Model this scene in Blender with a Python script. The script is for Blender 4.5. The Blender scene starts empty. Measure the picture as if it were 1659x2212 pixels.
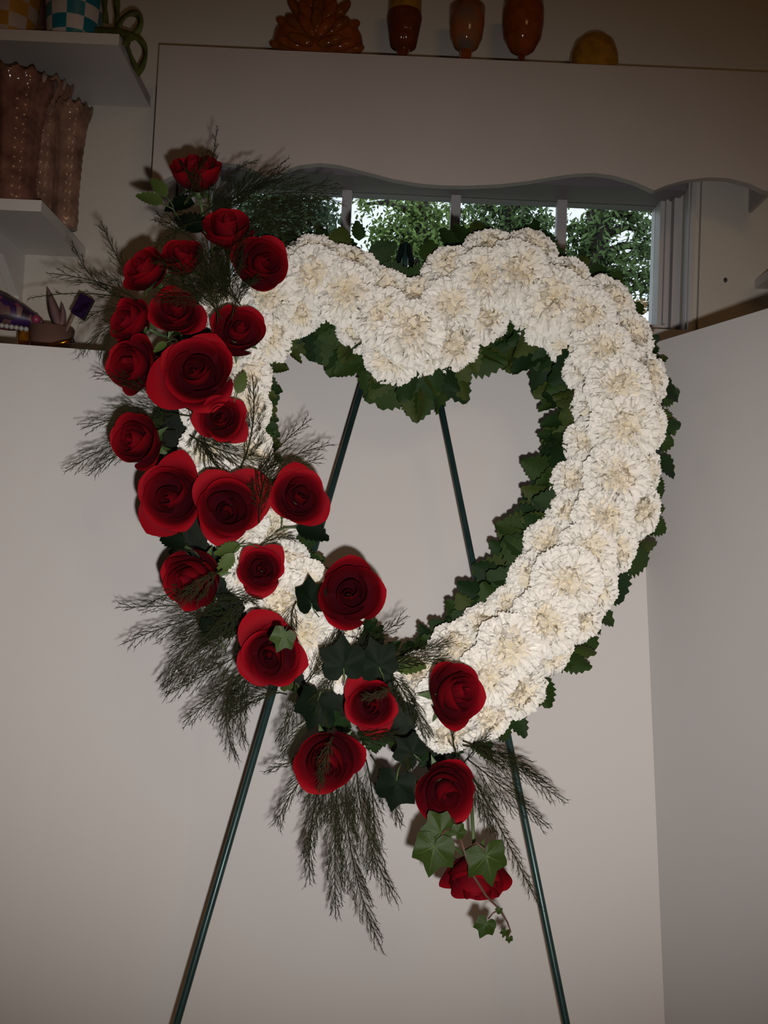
import bpy, math, random
from mathutils import Vector, Matrix
R = random.Random(11)
scene = bpy.context.scene
COL = scene.collection
PI = math.pi
rad = math.radians

# ------------------------------------------------------------------ camera
FPX = 2150.0
CAM = Vector((0, 0, 1.30))
ROT = (Matrix.Rotation(rad(90 + 3.0), 3, 'X') @ Matrix.Rotation(rad(2.6), 3, 'Z'))
cd = bpy.data.cameras.new('camera')
cd.sensor_fit = 'VERTICAL'; cd.sensor_height = 36.0; cd.lens = 36.0 * FPX / 2212.0
cd.clip_start = 0.02
cam = bpy.data.objects.new('camera', cd); COL.objects.link(cam)
cam.matrix_world = Matrix.Translation(CAM) @ ROT.to_4x4()
scene.camera = cam

# ------------------------------------------------------------------ sky, lights, exposure
scene.view_settings.view_transform = 'Standard'
scene.view_settings.look = 'None'
scene.view_settings.gamma = 1.0
scene.view_settings.use_curve_mapping = False
scene.view_settings.exposure = 0.0
w = bpy.data.worlds.new('overcast_sky'); scene.world = w; w.use_nodes = True
w.node_tree.nodes['Background'].inputs['Color'].default_value = (0.80, 0.92, 1.0, 1)
w.node_tree.nodes['Background'].inputs['Strength'].default_value = 1.15

def lamp(name, kind, loc, energy, color):
    l = bpy.data.lights.new(name, kind); l.energy = energy; l.color = color
    o = bpy.data.objects.new(name, l); COL.objects.link(o); o.location = loc
    return o
FLASH_POS = CAM + Vector((0.030, 0.0, -0.050))
fl = lamp('camera_flash', 'SPOT', FLASH_POS, 43.5, (1.0, 0.965, 0.935))
fl.data.shadow_soft_size = 0.010; fl.data.spot_size = rad(70); fl.data.spot_blend = 1.0
fl.rotation_euler = (rad(90 + 2.0), 0, rad(2.0)); fl.scale = (1.35, 1.0, 1.0)
rl = lamp('room_lamp', 'AREA', (0.9, -1.3, 2.45), 6.5, (1.0, 0.58, 0.27))
rl.data.size = 0.7; rl.rotation_euler = (rad(28), 0, rad(10))

# ------------------------------------------------------------------ helpers
def ray(px, py):
    return ROT @ Vector(((px - 829.5) / FPX, -(py - 1106.0) / FPX, -1.0))
def W(px, py, Y):
    d = ray(px, py); return CAM + d * (Y / d.y)
def WZ(px, py, z):
    d = ray(px, py); return CAM + d * ((z - CAM.z) / d.z)
def project(p):
    q = ROT.transposed() @ (Vector(p) - CAM)
    return (829.5 + FPX * q.x / -q.z, 1106 - FPX * q.y / -q.z)
def Yb(py):
    return 1.34 - (py - 500) * (0.17 / 1150.0)

def tag(o, label=None, cat=None, group=None, kind=None):
    if label: o['label'] = label
    if cat: o['category'] = cat
    if group: o['group'] = group
    if kind: o['kind'] = kind
    return o
def mesh(name, v, f, mat, smooth=True, col=None):
    me = bpy.data.meshes.new(name); me.from_pydata([tuple(p) for p in v], [], f); me.update()
    if smooth: me.polygons.foreach_set('use_smooth', [True] * len(me.polygons))
    if col is not None:
        a = me.attributes.new('tint', 'FLOAT', 'POINT'); a.data.foreach_set('value', col)
    if mat: me.materials.append(mat)
    return me
def link(name, me, parent=None, loc=None):
    o = bpy.data.objects.new(name, me); COL.objects.link(o)
    if parent: o.parent = parent
    if loc is not None: o.location = loc
    return o
def empty(name, loc=(0, 0, 0)):
    o = bpy.data.objects.new(name, None); COL.objects.link(o); o.location = loc
    o.empty_display_size = 0.02
    return o
class MB:
    def __init__(s): s.v = []; s.f = []; s.c = []
    def add(s, v, f, c=None):
        n = len(s.v); s.v += [Vector(p) for p in v]; s.f += [tuple(i + n for i in q) for q in f]
        s.c += (c if c is not None else [0.0] * len(v))
    def box(s, a, b):
        x0, y0, z0 = a; x1, y1, z1 = b
        s.add([(x0,y0,z0),(x1,y0,z0),(x1,y1,z0),(x0,y1,z0),(x0,y0,z1),(x1,y0,z1),(x1,y1,z1),(x0,y1,z1)],
              [(0,3,2,1),(4,5,6,7),(0,1,5,4),(1,2,6,5),(2,3,7,6),(3,0,4,7)])
    def tube(s, pts, r, n=6, cap=True):
        pts = [Vector(p) for p in pts]; m = len(pts)
        rs = r if isinstance(r, (list, tuple)) else [r] * m
        v = []; up = None
        for i, p in enumerate(pts):
            t = (pts[min(i + 1, m - 1)] - pts[max(i - 1, 0)])
            t = t.normalized() if t.length > 1e-9 else Vector((0, 0, 1))
            if up is None: up = t.orthogonal().normalized()
            up = (up - t * up.dot(t)); up = up.normalized() if up.length > 1e-6 else t.orthogonal().normalized()
            sd = t.cross(up)
            for k in range(n):
                a = 2 * PI * k / n; v.append(p + (up * math.cos(a) + sd * math.sin(a)) * rs[i])
        f = [(i*n+k, i*n+(k+1) % n, (i+1)*n+(k+1) % n, (i+1)*n+k) for i in range(m-1) for k in range(n)]
        if cap: f += [tuple(range(n-1, -1, -1)), tuple((m-1)*n + k for k in range(n))]
        s.add(v, f)
    def lathe(s, prof, n=32, mod=None):
        v = []; m = len(prof)
        for i, (r, z) in enumerate(prof):
            for k in range(n):
                a = 2 * PI * k / n; q = mod(a, i / (m - 1)) if mod else (1.0, 0.0)
                v.append((r * q[0] * math.cos(a), r * q[0] * math.sin(a), z + q[1]))
        f = [(i*n+k, i*n+(k+1) % n, (i+1)*n+(k+1) % n, (i+1)*n+k) for i in range(m-1) for k in range(n)]
        s.add(v, f)
    def sphere(s, c, r, nu=12, nv=8, sc=(1, 1, 1)):
        c = Vector(c); v = []
        for j in range(nv + 1):
            t = PI * j / nv
            for k in range(nu):
                a = 2 * PI * k / nu
                v.append(c + Vector((r*sc[0]*math.sin(t)*math.cos(a), r*sc[1]*math.sin(t)*math.sin(a), r*sc[2]*math.cos(t))))
        s.add(v, [(j*nu+k, (j+1)*nu+k, (j+1)*nu+(k+1) % nu, j*nu+(k+1) % nu) for j in range(nv) for k in range(nu)])
    def mesh(s, name, mat, smooth=True, origin=None, tint=False):
        v = s.v if origin is None else [p - Vector(origin) for p in s.v]
        return mesh(name, v, s.f, mat, smooth, s.c if tint else None)
    def build(s, name, mat, parent=None, smooth=True, tint=False):
        """parts of a thing whose empty is unrotated: vertices given in world coordinates"""
        og = parent.location if parent else None
        gp = parent.parent if parent else None
        if gp: og = parent.location + gp.location
        return link(name, s.mesh(name, mat, smooth, og, tint), parent)
def slab(corners, th):
    """a flat board from 4 world corners (seen from the front, counter-clockwise), th thick backwards"""
    c = [Vector(p) for p in corners]; n = (c[1] - c[0]).cross(c[3] - c[0]).normalized()
    m = MB(); b = [p - n * th for p in c]
    m.add(c + b, [(0,1,2,3),(7,6,5,4),(0,4,5,1),(1,5,6,2),(2,6,7,3),(3,7,4,0)])
    return m

# ------------------------------------------------------------------ materials
def principled(name, color, rough=0.6, var=0.0, scale=20.0, bump=0.0, bscale=60.0, bdist=0.002, color2=None, spec=None, **kw):
    m = bpy.data.materials.new(name); m.use_nodes = True
    nt = m.node_tree; b = nt.nodes['Principled BSDF']
    if spec is not None: b.inputs['Specular IOR Level'].default_value = spec
    b.inputs['Base Color'].default_value = (*color, 1); b.inputs['Roughness'].default_value = rough
    for k, v in kw.items():
        b.inputs[k.replace('_', ' ').title().replace('Ior', 'IOR')].default_value = v
    if var or color2 or bump:
        tc = nt.nodes.new('ShaderNodeTexCoord')
    if var or color2:
        no = nt.nodes.new('ShaderNodeTexNoise'); no.inputs['Scale'].default_value = scale; no.inputs['Detail'].default_value = 4
        nt.links.new(tc.outputs['Object'], no.inputs['Vector'])
        cr = nt.nodes.new('ShaderNodeValToRGB')
        c2 = color2 or tuple(min(1, c * (1 + var)) for c in color)
        c1 = color if color2 else tuple(c * (1 - var) for c in color)
        cr.color_ramp.elements[0].position = 0.32; cr.color_ramp.elements[0].color = (*c1, 1)
        cr.color_ramp.elements[1].position = 0.68; cr.color_ramp.elements[1].color = (*c2, 1)
        nt.links.new(no.outputs['Fac'], cr.inputs['Fac']); nt.links.new(cr.outputs['Color'], b.inputs['Base Color'])
    if bump:
        n2 = nt.nodes.new('ShaderNodeTexNoise'); n2.inputs['Scale'].default_value = bscale; n2.inputs['Detail'].default_value = 3
        nt.links.new(tc.outputs['Object'], n2.inputs['Vector'])
        bp = nt.nodes.new('ShaderNodeBump'); bp.inputs['Strength'].default_value = bump; bp.inputs['Distance'].default_value = bdist
        nt.links.new(n2.outputs['Fac'], bp.inputs['Height']); nt.links.new(bp.outputs['Normal'], b.inputs['Normal'])
    return m
def petal_mat(name, base, tip, trans, rough=0.55, sheen=0.0):
    """thin petal: pigment goes from base to tip along the stored tint, some light passes through"""
    m = bpy.data.materials.new(name); m.use_nodes = True; nt = m.node_tree; b = nt.nodes['Principled BSDF']
    at = nt.nodes.new('ShaderNodeAttribute'); at.attribute_name = 'tint'
    cr = nt.nodes.new('ShaderNodeValToRGB')
    cr.color_ramp.elements[0].color = (*base, 1); cr.color_ramp.elements[1].color = (*tip, 1)
    cr.color_ramp.elements[0].position = 0.15; cr.color_ramp.elements[1].position = 0.85
    nt.links.new(at.outputs['Fac'], cr.inputs['Fac'])
    nt.links.new(cr.outputs['Color'], b.inputs['Base Color'])
    b.inputs['Roughness'].default_value = rough; b.inputs['Specular IOR Level'].default_value = 0.12
    b.inputs['Sheen Weight'].default_value = sheen
    tr = nt.nodes.new('ShaderNodeBsdfTranslucent'); nt.links.new(cr.outputs['Color'], tr.inputs['Color'])
    mx = nt.nodes.new('ShaderNodeMixShader'); mx.inputs[0].default_value = trans
    nt.links.new(b.outputs[0], mx.inputs[1]); nt.links.new(tr.outputs[0], mx.inputs[2])
    nt.links.new(mx.outputs[0], nt.nodes['Material Output'].inputs['Surface'])
    return m
M = {}
M['wall'] = principled('cream_wall_paint', (0.48, 0.44, 0.385), 0.8, var=0.03, scale=6, bump=0.15, bscale=180)
M['room'] = principled('room_paint', (0.50, 0.45, 0.38), 0.9)
M['floor'] = principled('floor_vinyl', (0.30, 0.22, 0.15), 0.6, var=0.2, scale=4)
M['valance'] = principled('painted_wood_offwhite', (0.42, 0.375, 0.35), 0.55, var=0.03, scale=8, bump=0.1, bscale=90)
M['trim'] = principled('white_trim_paint', (0.42, 0.40, 0.395), 0.45)
M['mauve'] = principled('mauve_grey_rail', (0.17, 0.145, 0.16), 0.5)  # head and top rails, coloured darker than the rest of the frame
M['muntin'] = principled('grey_muntin_paint', (0.36, 0.34, 0.35), 0.5)
M['dark'] = principled('dark_mauve_strip', (0.09, 0.078, 0.085), 0.6)  # dark tone of the plain strip over the head rail
M['shelf'] = principled('white_shelf_paint', (0.58, 0.55, 0.52), 0.5)
M['board'] = principled('white_foam_board', (0.60, 0.575, 0.56), 0.75, var=0.012, scale=3)
M['leg'] = principled('dark_green_metal', (0.020, 0.050, 0.048), 0.32, var=0.2, scale=40, Metallic=0.35)
M['carn'] = petal_mat('carnation_petal', (0.82, 0.70, 0.45), (0.88, 0.85, 0.79), 0.15)
M['calyx'] = principled('calyx_green', (0.10, 0.17, 0.06), 0.6)
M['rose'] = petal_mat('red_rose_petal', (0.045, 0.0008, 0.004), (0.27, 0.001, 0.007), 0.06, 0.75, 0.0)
M['stem'] = principled('stem_green', (0.06, 0.10, 0.03), 0.55, var=0.2, scale=60)
M['leaf'] = [principled('ring_leaf_green', c, 0.5, spec=0.15, var=0.3, scale=45, bump=0.25, bscale=160) for c in
             [(0.015, 0.036, 0.009), (0.024, 0.048, 0.010), (0.010, 0.026, 0.008), (0.040, 0.058, 0.012)]]
M['form'] = principled('dark_moss_form', (0.006, 0.012, 0.005), 0.9, var=0.4, scale=120, bump=0.6, bscale=300)
M['fern'] = principled('fern_green', (0.018, 0.020, 0.008), 0.7, spec=0.05, var=0.3, scale=25)
M['ivy'] = principled('ivy_green', (0.026, 0.046, 0.008), 0.38, spec=0.22, var=0.45, scale=50, bump=0.2, bscale=200)
M['ivyvein'] = principled('ivy_vein_pale', (0.09, 0.14, 0.035), 0.4)
M['veinshade'] = principled('shaded_vein', (0.012, 0.022, 0.010), 0.6, spec=0.1)  # veins darkened along with the shadowed leaves
M['ivyshade'] = principled('shaded_ivy_green', (0.004, 0.009, 0.004), 0.6, spec=0.08, var=0.3, scale=50)  # leaf green darkened nearly to black, shadow put into the colour
M['olive'] = principled('olive_leaf_green', (0.055, 0.085, 0.020), 0.5, spec=0.15, var=0.35, scale=60)

# ------------------------------------------------------------------ room shell
YW = 1.75            # back wall face
XL, XR, YR, ZC = -2.2, 2.2, -2.6, 2.6
def struct(name, mb, mat, smooth=False):
    o = mb.build(name, mat, None, smooth); o['kind'] = 'structure'; return o
def boxo(a, b):
    m = MB(); m.box(a, b); return m
struct('floor', boxo((XL, YR, -0.05), (XR, YW, 0)), M['floor'])
struct('ceiling', boxo((XL, YR, ZC), (XR, YW, ZC + 0.05)), M['room'])
struct('wall_left', boxo((XL - 0.05, YR, 0), (XL, YW, ZC)), M['room'])
struct('wall_right', boxo((XR, YR, 0), (XR + 0.05, YW, ZC)), M['room'])
struct('wall_front', boxo((XL, YR - 0.05, 0), (XR, YR, ZC)), M['room'])
# window opening (glass sits 8 cm behind the wall face)
gx0 = W(500, 560, YW + 0.08).x; gx1 = W(1414, 560, YW + 0.08).x
gz1 = W(950, 424, YW + 0.08).z; gz0 = W(1300, 705, YW + 0.08).z
ox0, ox1, oz0, oz1 = gx0 - 0.03, gx1 + 0.035, gz0 - 0.03, gz1 + 0.03
wb = MB()
wb.box((XL, YW, 0), (ox0, YW + 0.14, ZC)); wb.box((ox1, YW, 0), (XR, YW + 0.14, ZC))
wb.box((ox0, YW, 0), (ox1, YW + 0.14, oz0)); wb.box((ox0, YW, oz1), (ox1, YW + 0.14, ZC))
struct('wall_back', wb, M['wall'])
# window: frame, sash rails, muntins, panes
win = empty('window_1', (gx0, YW + 0.08, gz0)); win['kind'] = 'structure'
m = MB()
m.box((ox0, YW + 0.05, oz0), (gx0, YW + 0.11, oz1)); m.box((gx1, YW + 0.05, oz0), (ox1, YW + 0.11, oz1))
m.box((gx0, YW + 0.05, oz0), (gx1, YW + 0.11, gz0))
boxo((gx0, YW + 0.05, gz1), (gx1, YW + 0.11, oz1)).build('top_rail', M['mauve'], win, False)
m.box((gx1 + 0.008, YW + 0.04, gz0), (gx1 + 0.013, YW + 0.05, gz1)); m.box((gx1 + 0.020, YW + 0.03, oz0), (ox1, YW + 0.05, oz1))
m.build('window_frame', M['trim'], win, False)
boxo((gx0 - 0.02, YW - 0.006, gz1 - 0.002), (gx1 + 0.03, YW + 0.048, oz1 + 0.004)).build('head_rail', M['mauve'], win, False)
boxo((gx0 - 0.05, YW - 0.012, oz1 + 0.005), (gx1 + 0.06, YW - 0.001, oz1 + 0.07)).build('dark_strip', M['dark'], win, False)  # plain dark strip across the wall above the head rail
mx = [W(p, 470, YW + 0.08).x for p in (520, 748, 983, 1212)]
edges = [gx0] + mx + [gx1]
for x in mx[1:]:
    boxo((x - 0.009, YW + 0.07, gz0), (x + 0.009, YW + 0.09, gz1)).build('muntin', M['muntin'], win, False)
glass = bpy.data.materials.new('window_glass'); glass.use_nodes = True
nt = glass.node_tree; nt.nodes.remove(nt.nodes['Principled BSDF'])
tb = nt.nodes.new('ShaderNodeBsdfTransparent'); gb = nt.nodes.new('ShaderNodeBsdfGlossy'); gb.inputs['Roughness'].default_value = 0.02
fr = nt.nodes.new('ShaderNodeFresnel'); fr.inputs['IOR'].default_value = 1.3
ms = nt.nodes.new('ShaderNodeMixShader'); nt.links.new(fr.outputs[0], ms.inputs[0])
nt.links.new(tb.outputs[0], ms.inputs[1]); nt.links.new(gb.outputs[0], ms.inputs[2])
nt.links.new(ms.outputs[0], nt.nodes['Material Output'].inputs['Surface'])
pe = [gx0] + mx[1:] + [gx1]
for a, b in zip(pe[:-1], pe[1:]):
    boxo((a + 0.001, YW + 0.079, gz0), (b - 0.001, YW + 0.082, gz1)).build('pane', glass, win, False)
# window casing on the right, wall boards
cx = W(1480, 560, YW).x
struct('trim_1', boxo((ox1 - 0.004, YW - 0.018, oz0 - 0.3), (cx, YW, oz1 + 0.08)), M['trim'])
m = MB(); m.box((cx, YW - 0.03, oz0 - 0.3), (W(1500, 560, YW - 0.03).x, YW, oz1 + 0.08)); struct('trim_2', m, M['trim'])
m = MB(); m.box((W(1508, 560, YW).x, YW - 0.010, 1.0), (W(1590, 560, YW).x, YW, oz1 + 0.08)); struct('trim_3', m, M['wall'])
m = MB(); m.box((ox0 - 0.055, YW - 0.018, oz0 - 0.3), (ox0 + 0.004, YW, oz1 + 0.08)); struct('trim_4', m, M['trim'])
m = MB(); m.box((ox0 - 0.06, YW - 0.04, oz0 - 0.02), (cx, YW + 0.05, oz0)); struct('trim_5', m, M['trim'])
# nail hole in the wall board
p = W(1567, 605, YW - 0.010)
nb = MB(); nb.sphere(p, 0.0035, 10, 6, (1, 0.5, 1.3))
tag(nb.build('nail', principled('dark_nail', (0.03, 0.02, 0.02), 0.5), None), 'small dark nail head in the pale board right of the window', 'nail')

# ------------------------------------------------------------------ scalloped valance with its top board
YV = 1.62
vz1 = W(900, 122, YV).z
vx0 = W(337, 230, YV).x
vx1 = W(1690, 230, YV).x
vprof = [(300,392),(345,392),(400,368),(440,356),(478,351),(510,354),(545,366),(583,384),(612,368),(645,357),(690,352),(735,357),(790,371),
         (850,387),(910,397),(960,400.5),(1010,401),(1080,398),(1140,391),(1200,381),(1245,375),(1285,373.5),(1325,379),(1370,392),(1413,411),(1440,400),
         (1480,389),(1530,383),(1575,385),(1620,397),(1650,411),(1690,420)]
fine = []
for a, b in zip(vprof[:-1], vprof[1:]):
    fine += [(a[0] + (b[0]-a[0])*k/3, a[1] + (b[1]-a[1])*k/3) for k in range(3)]
fine.append(vprof[-1])
val = empty('window_valance', ((vx0 + vx1) / 2, YV, vz1))
pts = [W(x, y, YV) for x, y in fine]; pts = [p for p in pts if vx0 < p.x < vx1]
pts = [Vector((vx0, YV, pts[0].z))] + pts + [Vector((vx1, YV, pts[-1].z))]
v = []; f = []; n = len(pts)
for p in pts: v += [Vector((p.x, YV, p.z)), Vector((p.x, YV, vz1)), Vector((p.x, YV + 0.016, p.z)), Vector((p.x, YV + 0.016, vz1))]
for i in range(n - 1):
    a, b = 4 * i, 4 * i + 4
    f += [(a, b, b + 1, a + 1), (a + 2, a + 3, b + 3, b + 2), (a, a + 2, b + 2, b), (a + 1, b + 1, b + 3, a + 3)]
f += [(0, 1, 3, 2), (4*n-4, 4*n-2, 4*n-1, 4*n-3)]
m = MB(); m.add(v, f); m.build('scalloped_face', M['valance'], val, False)
boxo((vx0, YV + 0.016, vz1 - 0.016), (vx1, YW, vz1)).build('top_board', M['valance'], val, False)
zb = min(p.z for p in pts)
rx = W(1617, 430, YW).x
boxo((vx0, YV + 0.016, pts[0].z), (vx0 + 0.016, YW, vz1 - 0.016)).build('end_board', M['valance'], val, False)
boxo((rx, YV + 0.016, W(1617, 460, YW).z), (vx1, YW, vz1 - 0.016)).build('end_board', M['valance'], val, False)
tag(val, 'off-white wooden window valance with a wavy scalloped lower edge', 'valance')

# ------------------------------------------------------------------ shelves on the back wall
def shelf(name, xl, xr, yf, z, th, label, brackets=()):
    s = empty(name, ((xl + xr) / 2, YW, z))
    boxo((xl, yf, z - th), (xr, YW, z)).build('shelf_board', M['shelf'], s, False)
    for bx in brackets:
        k = MB(); dp = (YW - yf) * 0.8; hh = 0.10
        prof = [(0, 0), (dp, 0), (dp, -0.012), (dp * 0.55, -0.03), (0.02, -hh * 0.8), (0.012, -hh), (0, -hh)]
        v = [Vector((bx - 0.008, YW - a, z - th + b)) for a, b in prof] + [Vector((bx + 0.008, YW - a, z - th + b)) for a, b in prof]
        q = len(prof)
        k.add(v, [tuple(range(q)), tuple(range(2*q-1, q-1, -1))] + [(i, i + q, (i+1) % q + q, (i+1) % q) for i in range(q)])
        k.build('bracket', M['shelf'], s, False)
    tag(s, label, 'shelf'); return s
pbk = W(325, 233, YW); S1Z = pbk.z; S1X = pbk.x
S1F = WZ(265, 98, S1Z).y
shelf('wall_shelf', -1.5, S1X, S1F, S1Z + 0.018, 0.018, 'upper white wall shelf holding the checked pots', (W(28, 180, YW).x,))
pbk = W(184, 556, YW); S2Z = pbk.z; S2X = pbk.x
S2F = WZ(108, 458, S2Z).y
shelf('wall_shelf', -1.5, S2X, S2F, S2Z + 0.018, 0.018, 'lower white wall shelf holding the glass vases', (W(42, 600, YW).x,))
pr = W(1630, 624, YW)
shelf('wall_shelf', pr.x, 1.5, YW - 0.17, pr.z + 0.016, 0.016, 'white shelf end at the right edge beside the window board')
S3Z = W(150, 790, 1.49).z
shelf('wall_ledge', -1.5, W(300, 740, YW).x, YW - 0.26, S3Z, 0.02, 'low ledge behind the white board carrying purple ornaments')

# ------------------------------------------------------------------ folding white display board
TR = W(1375, 752, 1.42); HB = TR.z
TL = W(0, 741, 1.37)
RO = WZ(1659, 666, HB); RO = RO + (RO - TR) * 0.35
ld = W(1436, 2212, 1.245) - TR; ld = ld * ((HB - 0.004) / -ld.z)
bd = empty('display_board', ((TL.x + TR.x) / 2, 1.3, 0.0))
slab([TR + ld, RO + ld, RO, TR], 0.006).build('side_panel', M['board'], bd, False)
# the wide panel bends gently forward towards its left end
TOPE = [(-160, 730, 1.335), (0, 741, 1.37), (120, 750, 1.388), (240, 759, 1.402), (360, 764, 1.412), (500, 766, 1.418), (800, 761, 1.42), (1375, 752, 1.42)]
NB = 28; m = MB(); v = []
for i in range(NB + 1):
    px = 1375 - 1535 * i / NB
    for (xa, ya, Ya), (xb, yb_, Yc) in zip(TOPE[:-1], TOPE[1:]):
        if xa <= px <= xb:
            k = (px - xa) / (xb - xa); p = W(px, ya + (yb_ - ya) * k, Ya + (Yc - Ya) * k)
    sx = ld.x * (1 - 1.6 * i / NB)
    for th in (0.0, 0.006):
        v += [p + Vector((0, th, 0)), Vector((p.x + sx, p.y + th + ld.y, 0.004))]
fq = []
for i in range(NB):
    a = 4 * i; b = a + 4
    fq += [(a, b, b + 1, a + 1), (a + 2, a + 3, b + 3, b + 2), (a, a + 2, b + 2, b), (a + 1, b + 1, b + 3, a + 3)]
fq += [(0, 1, 3, 2), (4*NB, 4*NB+2, 4*NB+3, 4*NB+1)]
m.add(v, fq); m.build('wide_panel', M['board'], bd, False)
tag(bd, 'white folding display board standing behind the heart wreath', 'display board')

# ------------------------------------------------------------------ easel
ez = empty('wire_easel', (W(802, 2212, 1.11).x, 1.0, 0.0))
apex = W(876, 530, 1.37)
for px in (384, 1221):
    q = W(px, 2216, 1.115); d = q - apex; e = apex + d * (apex.z / -d.z)
    m = MB(); a = apex + Vector((math.copysign(0.004, q.x - apex.x), 0, 0))
    m.tube([a, a.lerp(e, 0.5), e], 0.0042, 10); m.build('leg', M['leg'], ez)
m = MB(); m.tube([apex + Vector((0, 0, 0.004)), apex + Vector((0, 0, -0.06))], 0.0045, 8); m.build('top_rod', M['leg'], ez)
tag(ez, 'dark green metal easel carrying the heart wreath', 'easel')

# ------------------------------------------------------------------ heart: outline stations (outer, inner)
ST = [((885,603),(893,832)),((925,560),(965,812)),((985,512),(1030,748)),((1060,493),(1062,692)),((1130,495),(1085,682)),
 ((1200,525),(1125,715)),((1275,572),(1165,745)),((1335,630),(1215,778)),((1390,705),(1238,820)),((1432,780),(1245,870)),((1448,870),(1243,920)),
 ((1445,960),(1235,965)),((1432,1050),(1200,1025)),((1415,1130),(1180,1090)),((1385,1200),(1150,1145)),((1345,1270),(1112,1210)),
 ((1300,1350),(1085,1270)),((1250,1420),(1050,1310)),((1190,1485),(990,1345)),((1120,1555),(930,1385)),((1050,1620),(880,1402)),
 ((960,1650),(860,1405)),((840,1610),(820,1380)),((720,1550),(770,1335)),((620,1480),(720,1270)),((530,1400),(680,1215)),((460,1310),(640,1155)),
 ((400,1210),(610,1080)),((360,1110),(592,1010)),((335,1000),(583,940)),((335,890),(582,880)),((355,780),(590,820)),((400,690),(605,765)),
 ((460,610),(630,722)),((540,555),(670,692)),((620,525),(710,692)),((690,508),(745,722)),((760,520),(790,762)),((810,565),(840,800))]
NS = len(ST)
def station(t, s):
    """pixel at station t (float, cyclic) and cross position s (-1 inner .. 1 outer)"""
    i = int(math.floor(t)) % NS; j = (i + 1) % NS; k = t - math.floor(t)
    o = [ST[i][0][c] * (1-k) + ST[j][0][c] * k for c in (0, 1)]
    n = [ST[i][1][c] * (1-k) + ST[j][1][c] * k for c in (0, 1)]
    h = (s + 1) / 2
    return (n[0] + (o[0]-n[0]) * h, n[1] + (o[1]-n[1]) * h)
wreath = empty('heart_wreath_base', W(893, 1000, 1.26))
tag(wreath, 'heart-shaped wreath base covered in serrated dark green leaves', 'wreath')
m = MB(); v = []; SEC = 14
for i in range(NS):
    for k in range(SEC):
        a = 2 * PI * k / SEC; s = 0.86 * math.cos(a)
        px, py = station(i, s); v.append(W(px, py, Yb(py) - 0.03 - 0.032 * math.sin(a)))
m.add(v, [(i*SEC+k, i*SEC+(k+1) % SEC, ((i+1) % NS)*SEC+(k+1) % SEC, ((i+1) % NS)*SEC+k) for i in range(NS) for k in range(SEC)])
m.build('foam_form', M['form'], wreath)

def serrated_leaf(L, wd, teeth, curl, fold, seed):
    r = random.Random(seed); v = []; f = []; nr = teeth * 2
    for i in range(nr + 1):
        t = i / nr; hw = wd * (math.sin(PI * min(1, t ** 0.75)) ** 0.75 if 0 < t < 1 else 0.0) + (0.02 * wd if i == 0 else 0)
        if 0 < i < nr: hw *= 1.0 + (0.16 if i % 2 else -0.10)
        z = -curl * L * t * t
        for s in (-1, -0.5, 0, 0.5, 1):
            adv = (0.035 * L if i % 2 else -0.01 * L) * (abs(s) == 1)
            v.append((s * hw, t * L + adv, z + fold * abs(s) * hw + 0.04 * wd * math.sin(5 * t + 3 * s + seed) * abs(s)))
    for i in range(nr):
        for k in range(4): a = i * 5 + k; f.append((a, a + 1, a + 6, a + 5))
    return v, f
def basis(tip, normal):
    """rotation whose local Y is tip and local Z about normal"""
    y = Vector(tip).normalized(); z = Vector(normal); z = (z - y * z.dot(y)).normalized(); x = y.cross(z)
    return Matrix((x, y, z)).transposed()
LEAFM = []
for q in range(8):
    v, f = serrated_leaf(1.0, 0.33 + 0.05 * (q % 3), 6 + q % 2, 0.15 + 0.08 * (q % 3), 0.25 + 0.1 * (q % 2), q)
    LEAFM.append(mesh('leaf', v, f, M['leaf'][q % 4]))
def ring_leaf(px, py, Y, ang2d, lpx, tiltc, spin):
    p = W(px, py, Y); L = lpx * Y / FPX
    tip = Vector((ang2d[0], tiltc, -ang2d[1])); nrm = Vector((spin * ang2d[1], -1.0, spin * ang2d[0]))
    o = link('leaf', R.choice(LEAFM), wreath)
    o.matrix_local = Matrix.Translation(p - wreath.location) @ basis(tip, nrm).to_4x4() @ Matrix.Scale(L, 4)
def across(t):
    a = station(t, -1); b = station(t, 1); d = Vector((b[0]-a[0], b[1]-a[1])); return d.normalized()
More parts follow.
